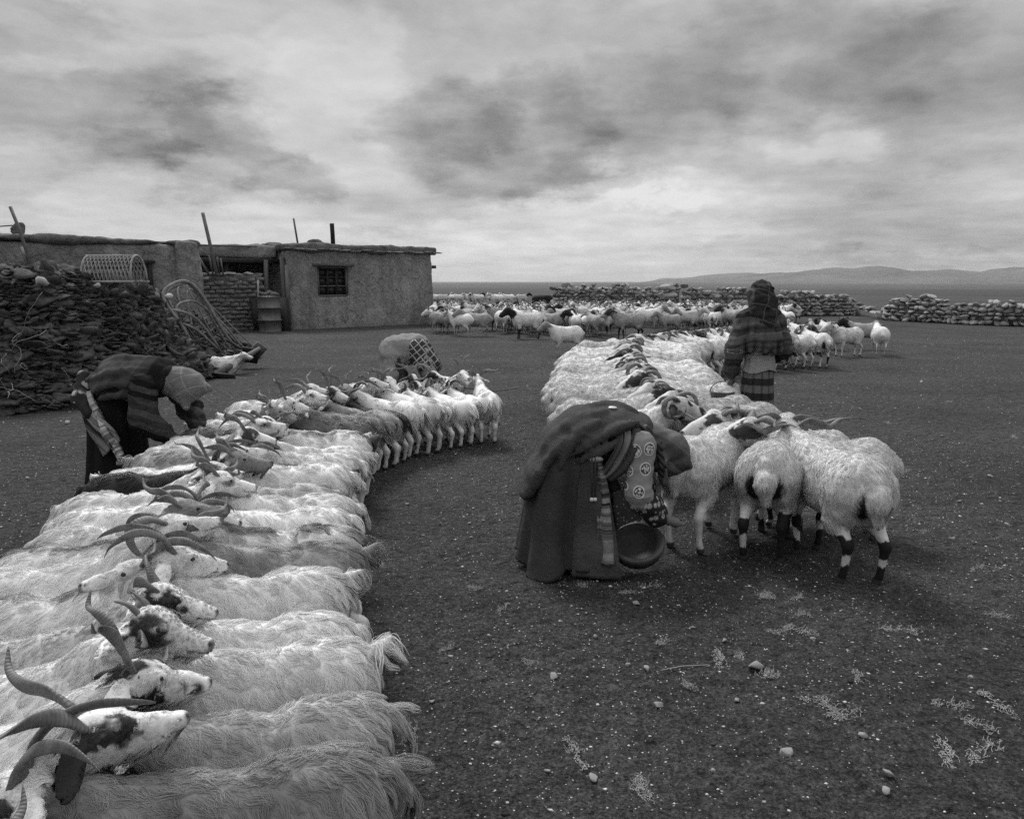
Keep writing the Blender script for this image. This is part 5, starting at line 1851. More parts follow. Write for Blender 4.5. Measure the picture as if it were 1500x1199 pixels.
def strip(name, root, path, width, side, material, th=.012, n=40, wob=.0):
    """a flat band of cloth with thickness along PATH; SIDE is its width direction"""
    C, T, s = spline(path, n)
    sd = unit(np.array(side, float))
    w = np.interp(np.linspace(0, 1, n), np.linspace(0, 1, len(width)), width)[:, None] / 2
    nr = unit(np.cross(T, sd))
    wv = nr * (wob * np.sin(s * 22))[:, None]
    k = 7
    rows = []
    for q in range(k):
        u = -1 + 2 * q / (k - 1)
        rows.append(C + sd * w * u + wv * (1 + .4 * u) + nr * (.012 * math.sin(u * 4 + 1)))
    A = np.stack(rows, 1)
    top = A + nr[:, None] * th / 2; bot = A - nr[:, None] * th / 2
    loop = np.concatenate([top, bot[:, ::-1]], 1)
    L = loop.shape[1]
    V = loop.reshape(-1, 3)
    i = np.arange(n - 1)[:, None] * L; j = np.arange(L)[None]
    F = np.stack([(i + j).ravel(), (i + (j + 1) % L).ravel(), (i + (j + 1) % L + L).ravel(), (i + j + L).ravel()], 1)
    caps = []
    for base in (0, (n - 1) * L):
        for q in range(k - 1):
            caps.append((base + q, base + q + 1, base + L - 2 - q, base + L - 1 - q))
    return mob(name, mesh_np(name, V, np.concatenate([F, np.array(caps)]), material), root)


def folds_scarf(amp, seed): return wrinkle(amp, 6, seed, (1, 1, 2.2))


# --- the milking woman bent double in the middle of the yard
w1 = empty('person', (.335, 4.55, gz(.36, 4.55)), 0, (.89, 1, .965))
tag(w1, 'woman bent double milking a sheep in a long dark robe and floral sleeves', 'person', 'people working in the yard')
human(w1, {'hip': (.0, 0, .82), 'chest': (.40, 0, .80), 'neck': (.56, 0, .77), 'head': (.665, .0, .70), 'nose': (.66, -.01, .50),
           'sh-1': (.45, -.17, .78), 'el-1': (.46, -.24, .52), 'wr-1': (.65, -.195, .345), 'hd-1': (.75, -.13, .30),
           'sh1': (.47, .17, .78), 'el1': (.56, .20, .52), 'wr1': (.52, .06, .33), 'hd1': (.46, -.02, .27),
           'hp-1': (-.02, -.1, .80), 'kn-1': (.04, -.1, .43), 'an-1': (-.02, -.11, .08), 'to-1': (.14, -.13, .035),
           'hp1': (-.02, .1, .80), 'kn1': (.0, .1, .43), 'an1': (-.10, .11, .08), 'to1': (.06, .12, .035)})
M_ROBE = mat('dark_wool_robe', m_cloth(.042, .085, 2.5, 240, .6))
M_ROBE2 = mat('dark_felt_coat', m_cloth(.055, .105, 2.0, 240, .7))
loft('robe', w1, [(.03, 0, .88, .16, .17), (.0, 0, .74, .20, .205), (-.03, 0, .50, .225, .22), (-.04, 0, .25, .26, .25), (-.03, -.02, .03, .305, .29)], M_ROBE, ((7, .13, .4), (12, .05, 1.7), (5, .09, 2.2)), 5)
strip('robe_front_panel', w1, [(.13, -.195, .80), (.15, -.235, .55), (.16, -.275, .28), (.17, -.32, .03)], [.10, .20, .27, .32], (1, -.15, 0), M_ROBE2, .02, 40, .008)


def _coat(b):
    b.cone((.47, .02, .865), (.30, .02, .89), .105, .115, .06, 'c', 1.5)
    b.cone((.30, .02, .89), (.08, .01, .875), .115, .135, .06, 'c', 1.5)
    b.cone((.08, 0, .85), (-.07, 0, .79), .145, .12, .05, 'c', 1.35)
    b.cone((-.07, -.02, .78), (-.20, -.03, .62), .10, .07, .05, 'c', 2.0)
    b.cone((-.20, -.03, .63), (-.285, -.04, .49), .07, .05, .05, 'c', 2.6)
    ridges(b, [[(-.25, -.16, .50), (-.16, -.20, .69), (-.02, -.20, .84), (.18, -.17, .95)], [(-.28, -.06, .53), (-.18, -.11, .75), (-.02, -.13, .92), (.24, -.09, 1.0)],
               [(.0, -.205, .74), (.14, -.215, .83), (.30, -.19, .91), (.44, -.17, .945)], [(.04, -.20, .70), (.18, -.215, .77), (.34, -.20, .84)], [(-.07, -.215, .66), (-.02, -.215, .78), (.08, -.19, .91)],
               [(.10, .0, 1.0), (.28, .02, 1.02), (.46, .0, .985)], [(-.22, .08, .66), (-.10, .1, .86), (.1, .1, .98)]], .017)


cloth('coat', w1, _coat, M_ROBE2, .011, wrinkle(.004, 5.5, 3, (1.5, .8, 1.0)))
cloth('bodice', w1, lambda b: (b.cone((.10, 0, .76), (.44, 0, .755), .155, .14, .05, 'c', 1.25), b.ball((.48, 0, .76), (.13, .2, .12), .05, 'c')), mat('black_bodice', m_cloth(.010, .022, 4, 260, .5)), .014, wrinkle(.012, 6, 8))


def m_roundels(pts, rad, base, ink, pale):
    """cotton printed with separate round medallions at the given places on the sleeve"""
    def f(g, p):
        o = g.obj()
        d = None
        for q in pts:
            dv = g.vm('MULTIPLY', g.vm('SUBTRACT', o, q), (1, .35, 1))
            e = g.vm('LENGTH', dv)
            d = e if d is None else g.m('MINIMUM', d, e)
        t = g.m('DIVIDE', d, rad)
        inside = g.mapr(t, 1.0, .94, 0, 1)
        rim = g.m('MULTIPLY', inside, g.mapr(t, .80, .84, 0, 1))
        gap = g.m('MULTIPLY', inside, g.m('MULTIPLY', g.mapr(t, .68, .72, 0, 1), g.mapr(t, .84, .80, 0, 1)))
        pet = g.mapr(g.noise(o, 70, 2, .5), .45, .53, 0, 1)
        core = g.mapr(t, .26, .20, 0, 1)
        v = g.mix(inside, base, g.mix(pet, ink, pale))
        v = g.mix(gap, v, ink); v = g.mix(rim, v, pale); v = g.mix(core, v, pale)
        B_(g, p, g.m('MULTIPLY', v, g.mapr(g.noise(o, 7, 5, .65), .25, .75, .8, 1.2)))
        p.inputs['Roughness'].default_value = .9
        N_(g, p, g.m('ADD', g.noise(o, 220, 2, .6), g.m('MULTIPLY', g.noise(o, 18, 4, .6, 1.0), 1.6)), .4, .01)
    return f


M_FLO = mat('floral_print_cotton', m_roundels([(.41, -.26, .79), (.36, -.26, .67), (.475, -.26, .685), (.43, -.28, .555), (.505, -.26, .455), (.38, -.26, .44), (.50, -.24, .80), (.33, -.26, .58)], .040, .22, .05, .55))
M_CUF = mat('dark_floral_cuff', m_medallion(22, .02, .05, .42, .42))
for s in (-1, 1):
    y = s
    S = np.array((.46, .17 * s, .79)); E = np.array((.44, -.245, .52)) if s < 0 else np.array((.56, .20, .52)); W = np.array((.575, -.175, .375)) if s < 0 else np.array((.53, .08, .36))
    cloth('sleeve', w1, lambda b: (b.ball(S, (.085, .075, .09), .04, 'c'), b.cone(S, E, .088, .074, .04, 'c', .9), b.cone(E, E * .55 + W * .45, .074, .066, .04, 'c', .9)), M_FLO, .012, wrinkle(.007, 7, 11 + s, (.5, .5, 2.2)))
    cloth('cuff', w1, lambda b: b.cone(E * .6 + W * .4, W, .082, .074, .03, 'c'), M_CUF, .011, wrinkle(.006, 9, 21 + s))
    V, F, _ = tube_np([W + unit(W - E) * t for t in (.0, .012, .024)], .042, 14)
    mob('bracelet', mesh_np('bracelet', V, F, plain('bone_bracelet', .35, .4, .2, 30, .2, .003)), w1)
for q_, (dx, dz, w_, tone) in enumerate(((.0, .0, .075, 'a'), (-.062, -.005, .05, 'b'), (-.11, -.012, .045, 'a'))):
    strip('lapel', w1, [(.44 + dx, -.16, .90 + dz), (.42 + dx, -.235, .82 + dz), (.35 + dx, -.245, .70 + dz), (.25 + dx * .8, -.215, .61 + dz)], [w_, w_, w_, w_ * .8], (.75, 0, -.6), M_ROBE2 if tone == 'a' else mat('pale_lapel', m_cloth(.12, .2, 5, 200, .4)), .018, 30, .004)
strip('striped_collar', w1, [(.33, -.17, .84), (.38, -.215, .78), (.33, -.22, .70), (.26, -.20, .66)], [.05, .06, .06, .05], (.6, 0, .8), mat('striped_collar', m_bands((.7, 0, .7), 46, .05, .42, warp=.02)), .014)


def _scarf(b):
    b.cone((.55, 0, .80), (.665, 0, .735), .10, .125, .05, 'c', 1.05)
    b.ball((.70, 0, .70), (.125, .115, .12), .05, 'c')
    b.cone((.72, -.02, .70), (.81, -.05, .645), .08, .02, .05, 'c', 1.0)
    b.cone((.52, -.08, .82), (.60, -.14, .70), .045, .035, .04, 'c')
    b.cone((.60, -.14, .70), (.62, -.16, .58), .035, .015, .03, 'c')


cloth('headscarf', w1, _scarf, mat('printed_headscarf', m_bands((.5, .2, .8), 30, .05, .17, warp=.10)), .012, folds_scarf(.012, 5))
cloth('braid', w1, lambda b: b.chain([(.40, -.10, .93), (.50, -.13, .89), (.57, -.17, .80), (.60, -.19, .68), (.59, -.19, .60)], [.022, .026, .028, .024, .012], .02, 'c'), M_HAIR, .009, lambda P: -.006 * np.sin(P[:, 2] * 160 + P[:, 0] * 160))
M_APR = mat('striped_apron', m_bands((0, 0, 1), 40, .015, .30, warp=.04, fine=90))
strip('apron', w1, [(.17, -.20, .74), (.20, -.25, .60), (.215, -.28, .42), (.22, -.31, .26), (.225, -.33, .12)], [.05, .07, .085, .10, .11], (1, -.25, 0), M_APR, .014, 40, .012)
strip('apron_side', w1, [(.27, -.14, .62), (.29, -.17, .48), (.31, -.19, .36), (.27, -.21, .27)], [.06, .14, .15, .07], (1, -.1, .1), mat('black_striped_apron', m_bands((.3, 0, 1), 34, .008, .06, warp=.05)), .014, 30, .01)
strip('dotted_pouch', w1, [(.36, -.20, .56), (.375, -.22, .46), (.40, -.23, .35)], [.17, .20, .21], (1, 0, .5), mat('dotted_cotton', m_medallion(46, .035, .22, .22, .22)), .03, 24, .004)
for k in range(2):
    P = [(.135 + .022 * k, -.235, .78), (.137 + .02 * k, -.262, .64), (.135 + .022 * k, -.275, .50 - .0 * k)]
    o = tube('tassel', P, .0055, M_DWOOD, w1, 6)
    V, F = stone_np(9, 1, 1, 0)
    mob('bead', mesh_np('bead', unit(V) * .014, F, plain('silver_bead', .5, .3, .1, 9, 0, 0, .5)), o, P[-1])
V, F = stone_np(5, 1, .5, .1)
mob('belt_charm', mesh_np('belt_charm', V * .05 + np.array((.17, -.225, .73)), F, plain('silver_charm', .22, .4, .5, 30, .4, .004)), w1)
V, F = stone_np(6, 1, .4, .1)
mob('hair_ornament', mesh_np('hair_ornament', V * np.array((.035, .03, .022)) + np.array((.285, -.06, 1.015)), F, plain('shell', .6, .3, .1, 20, .2, .002)), w1)
# basin between her hands
bs = empty('milking_basin', (.36 + .38, 4.55 - .18, gz(.74, 4.37) + .16))
bs.rotation_euler = (R(26), R(-10), 0); bs.scale = (.9, .9, .9)
tag(bs, 'dark round milking basin with a thick lip under the woman\'s hands', 'basin')
prof = [(0, -.075), (.11, -.07), (.155, -.035), (.178, .02), (.182, .045), (.172, .06), (.152, .058), (.14, .03), (.11, -.03), (0, -.045)]
n_ = 36
an = np.linspace(0, 2 * np.pi, n_, endpoint=False)
V = np.concatenate([np.stack([r_ * np.cos(an), r_ * np.sin(an), np.full(n_, z_)], 1) for r_, z_ in prof])
V += .006 * fbm(V * 9, 2, 3)[:, None]
i = np.arange(len(prof) - 1)[:, None] * n_; j = np.arange(n_)[None]
F = np.stack([(i + j).ravel(), (i + (j + 1) % n_).ravel(), (i + (j + 1) % n_ + n_).ravel(), (i + j + n_).ravel()], 1)
mob('bowl', mesh_np('basin', V, F, plain('smoked_leather', .045, .5, .5, 9, .4, .006, .35)), bs)

# --- the hooded woman standing with her back to us
w2 = empty('person', (2.38, 7.45, gz(2.38, 7.45)), R(92), (1, .78, 1))
tag(w2, 'hooded woman standing with her back turned in striped jacket and plaid skirt', 'person', 'people working in the yard')
human(w2, {'hip': (0, 0, .88), 'chest': (.02, 0, 1.26), 'neck': (.02, 0, 1.42), 'head': (.03, 0, 1.55), 'nose': (.18, -.06, 1.52),
           'sh-1': (0, -.18, 1.36), 'el-1': (.02, -.27, 1.10), 'wr-1': (.22, -.20, .98), 'hd-1': (.32, -.13, .98),
           'sh1': (0, .18, 1.36), 'el1': (-.03, .30, 1.08), 'wr1': (.05, .31, .82), 'hd1': (.08, .31, .70),
           'hp-1': (0, -.1, .86), 'kn-1': (.02, -.11, .46), 'an-1': (-.01, -.11, .08), 'to-1': (.15, -.13, .035),
           'hp1': (0, .1, .86), 'kn1': (.02, .11, .46), 'an1': (-.01, .11, .08), 'to1': (.15, .13, .035)})


def m_skirt(g, p):           # broad dark and mid bands with darker pleat stripes
    o = g.obj()
    x, y, z = g.sep(o)
    zz = g.m('ADD', z, g.m('MULTIPLY', g.noise(o, 5, 2), .02))
    b = g.mapr(g.m('SINE', g.m('MULTIPLY', zz, 46.0)), -.1, .1, .022, .125)
    st = g.mapr(g.m('SINE', g.m('MULTIPLY', y, 70.0)), .4, .6, 1.0, .55)
    B_(g, p, g.m('MULTIPLY', g.m('MULTIPLY', b, st), g.mapr(g.noise(o, 60, 4, .7), .2, .8, .7, 1.3)))
    N_(g, p, g.noise(o, 220, 2, .6), .3, .01)


M_JKT = mat('banded_wool_jacket', m_bands((.1, .05, 1), 13, .010, .11, warp=.12, fine=37))
loft('skirt', w2, [(0, .0, 1.06, .13, .165), (0, .0, .90, .16, .185), (0, .0, .60, .19, .20), (0, 0, .13, .24, .25)], mat('banded_skirt', m_skirt), ((11, .05, .2), (7, .05, 1.0)), 9)
loft('skirt_yoke', w2, [(0, .0, 1.07, .140, .175), (0, .0, .98, .158, .186), (0, .0, .875, .182, .205)], mat('pale_pleated_cotton', m_cloth(.20, .30, 5, 240, .4)), ((13, .05, .6),), 10, ragged=.006)
cloth('jacket', w2, lambda b: (b.cone((0, 0, 1.08), (.0, 0, 1.32), .165, .175, .06, 'c', 1.28), b.cone((0, -.17, 1.37), (0, .17, 1.37), .095, .095, .06, 'c'), b.ball((-.02, 0, 1.18), (.19, .25, .17), .06, 'c'), ridges(b, [[(-.12, s_ * .04, 1.36), (-.19, s_ * .07, 1.2), (-.205, s_ * .10, 1.06)] for s_ in (-1, 1)] + [[(-.09, s_ * .14, 1.38), (-.17, s_ * .17, 1.22), (-.18, s_ * .19, 1.06)] for s_ in (-1, 1)] + [[(-.14, .0, 1.3), (-.2, -.02, 1.15), (-.2, .01, 1.06)]], .018)), M_JKT, .014, wrinkle(.007, 5, 4, (1, 1, 1.8)), lambda P: 1.045 + .02 * np.sin(P[:, 1] * 14) - P[:, 2])
cloth('sleeve', w2, lambda b: (b.cone((0, .19, 1.35), (-.03, .31, 1.08), .10, .095, .05, 'c'), b.cone((-.03, .31, 1.08), (.03, .32, .88), .10, .085, .05, 'c')), M_JKT, .013, wrinkle(.014, 6, 6, (1, 1, 2)))
cloth('sleeve', w2, lambda b: (b.cone((0, -.19, 1.35), (.01, -.29, 1.10), .10, .105, .05, 'c'), b.cone((.01, -.29, 1.10), (.17, -.22, 1.0), .105, .09, .05, 'c')), M_JKT, .013, wrinkle(.014, 6, 7, (1, 1, 2)))
strip('cuff_band', w2, [(-.125, .26, 1.075), (-.13, .31, 1.06), (-.11, .38, 1.065), (-.06, .415, 1.07)], [.03, .035, .035, .03], (0, .2, 1), mat('pale_braid', m_bands((0, 1, 0), 60, .15, .5, warp=.02)), .012)
V, F, _ = tube_np([(0, 0, 1.035), (0, 0, 1.06), (0, 0, 1.09)], [.178, .184, .180], 40)
V[:, 0] *= .93; V[:, 1] *= 1.06
mob('belt', mesh_np('belt', V, F, mat('woven_belt', m_bands((0, 1, .3), 26, .03, .28, warp=.02))), w2)
V, F = box_np((-.178, .0, 1.06), (.02, .07, .05), bev=.006)
mob('belt_buckle', mesh_np('belt_buckle', V, F, M_SOOT, False), w2)


def _hood(b):
    b.ball((.01, 0, 1.575), (.135, .135, .145), .05, 'c')
    b.cone((0, 0, 1.56), (-.03, .0, 1.40), .13, .14, .05, 'c', 1.1)
    b.cone((-.04, -.02, 1.42), (-.10, -.05, 1.30), .13, .09, .05, 'c', 1.2)
    b.cone((-.08, -.05, 1.32), (-.14, -.08, 1.22), .09, .02, .05, 'c', 1.2)
    b.cone((.04, -.1, 1.44), (.06, -.12, 1.36), .07, .05, .05, 'c')
    ridges(b, [[(-.02, .02, 1.72), (-.125, .02, 1.6), (-.155, -.02, 1.45), (-.17, -.06, 1.32)], [(.02, -.08, 1.69), (-.08, -.11, 1.58), (-.13, -.10, 1.44)], [(.0, .09, 1.68), (-.09, .11, 1.56), (-.13, .10, 1.42)]], .013)


cloth('hood', w2, _hood, mat('checked_headcloth', m_checks((0, 1, .25), (.2, -.25, 1), 6.5, .020, .075, .10)), .012, folds_scarf(.014, 9))
pl_ = empty('milk_pail', (2.38 - .33, 7.45 + .02, .50))
tag(pl_, 'tin pail with wire handle hanging from the standing woman\'s hand', 'pail')
prof = [(0, 0), (.095, 0), (.10, .01), (.118, .20), (.124, .205), (.112, .205), (.095, .02), (0, .018)]
n_ = 28
an = np.linspace(0, 2 * np.pi, n_, endpoint=False)
V = np.concatenate([np.stack([r_ * np.cos(an), r_ * np.sin(an), np.full(n_, z_ - .04)], 1) for r_, z_ in prof])
i = np.arange(len(prof) - 1)[:, None] * n_; j = np.arange(n_)[None]
F = np.stack([(i + j).ravel(), (i + (j + 1) % n_).ravel(), (i + (j + 1) % n_ + n_).ravel(), (i + j + n_).ravel()], 1)
mob('bucket', mesh_np('pail', V, F, plain('dull_tin', .12, .45, .4, 9, .2, .004, .4)), pl_)
tube('handle', [(.118 * math.cos(t), 0, .16 + .10 * math.sin(t)) for t in np.linspace(0, math.pi, 16)], .005, M_WOOD, pl_, 6)

# --- the woman bending over the goats at the left
w3 = empty('person', (-3.2, 6.25, gz(-3.32, 6.25)), R(-8))
tag(w3, 'woman stooping over the goats in striped shawl and pale peaked headscarf', 'person', 'people working in the yard')
human(w3, {'hip': (-.04, 0, .84), 'chest': (.30, 0, .95), 'neck': (.46, 0, .93), 'head': (.58, 0, .88), 'nose': (.66, -.03, .74),
           'sh-1': (.34, -.18, .93), 'el-1': (.38, -.28, .66), 'wr-1': (.55, -.22, .52), 'hd-1': (.65, -.18, .47),
           'sh1': (.36, .18, .93), 'el1': (.46, .24, .66), 'wr1': (.62, .08, .54), 'hd1': (.70, .02, .50),
           'hp-1': (-.05, -.1, .82), 'kn-1': (-.02, -.1, .44), 'an-1': (-.06, -.11, .08), 'to-1': (.10, -.13, .035),
           'hp1': (-.05, .1, .82), 'kn1': (-.02, .1, .44), 'an1': (-.08, .11, .08), 'to1': (.08, .12, .035)})
loft('skirt', w3, [(-.02, 0, .90, .15, .17), (-.06, 0, .74, .20, .20), (-.06, 0, .45, .215, .215), (-.05, 0, .05, .26, .25)], mat('black_skirt', m_cloth(.008, .016, 3, 240, .4)), ((9, .05, .4), (13, .04, 1.2)), 15)
M_SHAWL = mat('striped_shawl', m_bands((.85, .2, -.5), 13, .010, .085, warp=.10))
cloth('shawl', w3, lambda b: (b.cone((-.02, 0, .92), (.34, 0, .965), .155, .165, .06, 'c', 1.25), b.ball((.12, 0, .98), (.24, .21, .145), .06, 'c'), b.cone((.30, -.14, .93), (.33, -.22, .80), .11, .06, .05, 'c'), b.cone((.32, .14, .93), (.38, .22, .80), .11, .06, .05, 'c'), b.ball((-.12, 0, .90), (.13, .19, .10), .05, 'c'), ridges(b, [[(-.16, -.17, .94), (.0, -.2, 1.0), (.2, -.19, 1.03), (.36, -.15, 1.02)], [(-.1, -.2, .86), (.06, -.23, .92), (.25, -.235, .93)], [(-.05, -.2, .80), (.12, -.24, .84), (.3, -.25, .84)], [(-.1, -.06, 1.06), (.1, -.08, 1.12), (.3, -.06, 1.1)]], .017)), M_SHAWL, .012, wrinkle(.007, 4.5, 14, (1.4, 1, 1)))
M_SLV3 = mat('dark_banded_sleeve', m_bands((.3, .2, 1), 20, .008, .05, warp=.10))
cloth('sleeve', w3, lambda b: (b.cone((.34, -.19, .92), (.38, -.285, .66), .095, .09, .05, 'c'), b.cone((.38, -.285, .66), (.53, -.225, .535), .09, .065, .04, 'c')), M_SLV3, .013, wrinkle(.014, 7, 16, (1, 1, 2)))
cloth('sleeve', w3, lambda b: (b.cone((.36, .19, .92), (.46, .245, .66), .095, .09, .05, 'c'), b.cone((.46, .245, .66), (.60, .10, .55), .09, .065, .04, 'c')), M_SLV3, .013, wrinkle(.014, 7, 17, (1, 1, 2)))


def _scarf3(b):
    b.ball((.585, 0, .90), (.15, .125, .125), .05, 'c')
    b.cone((.60, 0, .905), (.80, -.02, .875), .105, .02, .05, 'c')
    b.cone((.58, -.04, .86), (.62, -.08, .735), .09, .025, .05, 'c')
    b.cone((.48, 0, .93), (.52, 0, .92), .12, .12, .04, 'c')


cloth('headscarf', w3, _scarf3, mat('pale_checked_scarf', m_checks((.9, 0, .4), (-.4, .2, .9), 9, .135, .20, .10)), .011, folds_scarf(.006, 19))
cloth('collar', w3, lambda b: b.chain([(.42, -.12, .93), (.45, -.06, 1.0), (.46, .06, 1.0)], [.06, .06, .06], .04, 'c'), mat('dark_fleece_collar', m_cloth(.01, .03, 30, 120, .9)), .012, lambda P: -.012 * fbm(P * 40, 2, 5))
M_APR3 = mat('woven_striped_apron', m_bands((.55, 0, .8), 30, .01, .34, warp=.03, fine=75))
strip('apron', w3, [(-.19, -.17, .93), (-.16, -.21, .78), (-.05, -.25, .60), (.08, -.27, .42)], [.10, .16, .19, .21], (.75, -.1, .6), M_APR3, .016, 40, .01)
strip('apron_edge', w3, [(-.13, -.20, .86), (-.03, -.255, .66), (.10, -.285, .46), (.17, -.295, .36)], [.05, .06, .06, .06], (.8, -.1, .6), mat('white_fleece_trim', m_bands((.6, 0, -.8), 60, .15, .5, warp=.1)), .022, 30, .01)
cloth('hip_bundle', w3, lambda b: (b.cone((-.22, -.12, .98), (-.20, -.20, .80), .035, .055, .05, 'c'), b.cone((-.20, -.20, .80), (-.12, -.23, .70), .055, .04, .05, 'c')), mat('patched_bundle', m_medallion(12, .03, .06, .42, .34)), .012, wrinkle(.01, 8, 23))

# --- the man bent over behind the far end of the goats
w4 = empty('person', (-1.36, 10.0, gz(-1.36, 10.0)), R(15))
tag(w4, 'person in pale jacket bent right over behind the far goats', 'person', 'people working in the yard')
human(w4, {'hip': (-.16, 0, .80), 'chest': (.12, 0, .84), 'neck': (.27, 0, .74), 'head': (.34, 0, .63), 'nose': (.34, -.02, .47),
           'sh-1': (.17, -.18, .80), 'el-1': (.25, -.24, .56), 'wr-1': (.32, -.18, .36), 'hd-1': (.36, -.12, .28),
           'sh1': (.17, .18, .80), 'el1': (.25, .24, .56), 'wr1': (.32, .18, .36), 'hd1': (.36, .12, .28),
           'hp-1': (-.17, -.1, .78), 'kn-1': (-.08, -.11, .43), 'an-1': (-.14, -.11, .08), 'to-1': (.02, -.13, .035),
           'hp1': (-.17, .1, .78), 'kn1': (-.08, .11, .43), 'an1': (-.14, .11, .08), 'to1': (.02, .13, .035)})
M_BEIGE = mat('pale_cotton_jacket', m_cloth(.20, .30, 3, 220, .5))
cloth('jacket', w4, lambda b: (b.cone((-.17, 0, .80), (.12, 0, .86), .185, .175, .06, 'c', 1.12), b.ball((-.03, 0, .87), (.27, .215, .165), .06, 'c'), b.cone((.10, 0, .85), (.24, 0, .74), .17, .10, .05, 'c', 1.1), b.cone((-.2, -.06, .76), (-.22, -.10, .55), .14, .13, .05, 'c')), M_BEIGE, .014, wrinkle(.013, 4.5, 31, (1, 1, 1.3)))
for s in (-1, 1):
    cloth('trouser_leg', w4, lambda b: (b.cone((-.17, s * .1, .72), (-.08, s * .11, .43), .115, .09, .05, 'c'), b.cone((-.08, s * .11, .43), (-.14, s * .11, .07), .09, .075, .05, 'c')), mat('dark_striped_trousers', m_bands((1, .4, 0), 26, .01, .06, warp=.03)), .014, wrinkle(.01, 7, 33 + s))
    cloth('sleeve', w4, lambda b: (b.cone((.17, s * .18, .80), (.25, s * .24, .56), .09, .08, .05, 'c'), b.cone((.25, s * .24, .56), (.31, s * .19, .39), .08, .06, .04, 'c')), M_BEIGE, .013, wrinkle(.01, 7, 36 + s))
M_PLAID = mat('plaid_cloth', m_checks((.8, 0, .6), (-.6, .1, .8), 13, .035, .34, .18))
cloth('plaid_shawl', w4, lambda b: (b.cone((.08, -.14, .86), (.20, -.22, .66), .12, .10, .05, 'c'), b.cone((.16, -.05, .84), (.33, -.12, .66), .15, .07, .05, 'c')), M_PLAID, .013, wrinkle(.016, 6, 41))
cloth('cap', w4, lambda b: b.ball((.345, 0, .64), (.10, .09, .115), .03, 'c'), M_ROBE, .012)

# ------------------------------------------------------------------ the two tethered double rows
def place(root, x, y, hd, s=1.0, tilt=0.0):
    root.location = (x, y, gz(x, y)); root.rotation_euler = (tilt, 0, hd); root.scale = (s, s * (.87 if root.name.startswith('goat') else .93), s)


class Rope:
    def __init__(self, pts):
        self.X, self.T, self.s = spline([(a, b, 0) for a, b in pts], 400)

    def at(self, s):
        x = np.array([np.interp(s, self.s, self.X[:, k]) for k in (0, 1)])
        t = np.array([np.interp(s, self.s, self.T[:, k]) for k in (0, 1)]); t /= np.linalg.norm(t)
        return x, t


TPL = {}


def animal(key_name, kind, lod, pattern, face, legs, horns, yaw, pitch, seed, **kw):
    """a thing of its own; far ones share the mesh data of an earlier one of the same look"""
    k = (kind, lod, pattern, face, legs, horns, round(yaw, 1), round(pitch, 1)) if lod >= 2 else None
    if k is not None and k in TPL:
        return copy_tree(TPL[k])
    r = make_animal(key_name, kind, pattern, face, legs, horns, yaw=yaw, pitch=pitch, seed=seed, lod=lod, **kw)
    if k is not None: TPL[k] = r
    return r


GOATS = Rope([(-.92, .55), (-1.0, 1.0), (-1.06, 1.5), (-1.13, 1.9), (-1.28, 2.5), (-1.5, 3.2), (-1.68, 4.0), (-1.85, 4.9), (-1.95, 5.8), (-1.95, 6.7), (-1.75, 7.5), (-1.3, 8.2), (-.72, 8.7), (-.1, 8.85), (.12, 8.85)])
# right hand row, from the bottom corner to the far end: coat, face, horns, label
GR = [
    ('dun', '', 'sweep', 'dark dun shaggy goat cut by the bottom edge of the picture'),
    ('grey', 'eye', 'back', 'long-haired grey goat with lifted tail, second from the bottom edge'),
    ('palegrey', '', 'sweep', 'pale grey goat between the long-haired grey goat and a white one'),
    ('cream', 'side', 'wide', 'cream goat with a loose tail, fourth rump from the bottom edge'),
    ('white', 'eye', 'curl', 'white goat with long rump hair, fifth rump from the bottom edge'),
    ('grey', '', 'sweep', 'grey-backed goat behind the white goat with long rump hair'),
    ('stripe', 'side', 'back', 'white goat with a dark stripe along its flank'),
    ('white', '', 'wide', 'plain white goat just beyond the dark striped one'),
    ('cream', 'tan', 'sweep', 'smooth cream goat, ninth rump along the inner row'),
    ('patch', '', 'back', 'white goat with dark patches on its back, inner row'),
    ('white', 'eye', 'upright', 'white goat beyond the patched one, tail hanging out over the yard'),
    ('stripe', '', 'sweep', 'dark striped goat at the bend of the inner row'),
    ('cream', 'side', 'back', 'cream goat just past the dark striped one at the bend'),
    ('dun', 'tan', 'sweep', 'brown-backed goat with pale hind legs in the bend'),
    ('grey', '', 'wide', 'grey goat between the brown-backed goat and the black one'),
    ('black', 'black', 'sweep', 'black long-haired goat with white hindquarters'),
    ('white', 'eye', 'back', 'white goat standing right beside the black one'),
    ('cream', '', 'upright', 'cream goat fourth from the far end, rump to the camera'),
    ('white', 'side', 'sweep', 'white goat third from the far end, rump to the camera'),
    ('cream', '', 'back', 'cream goat second from the far end, rump to the camera'),
    ('white', '', 'wide', 'white goat standing last at the far right end of the row'),
]
GR[9:9] = [('palegrey', 'eye', 'sweep', 'pale grey goat after the ninth rump of the inner row'), ('white', 'side', 'back', 'white goat with a ragged rump before the patched one')]
GR[5:5] = [('cream', '', 'back', 'cream goat right after the fifth rump from the bottom edge')]
GR[18:18] = [('grey', 'side', 'wide', 'grey goat at the start of the bend')]
GR[23:23] = [('white', '', 'back', 'white goat deep in the bend before the black one')]
GR[13:13] = [('cream', '', 'sweep', 'cream goat in front of the goat whose tail hangs over the yard')]
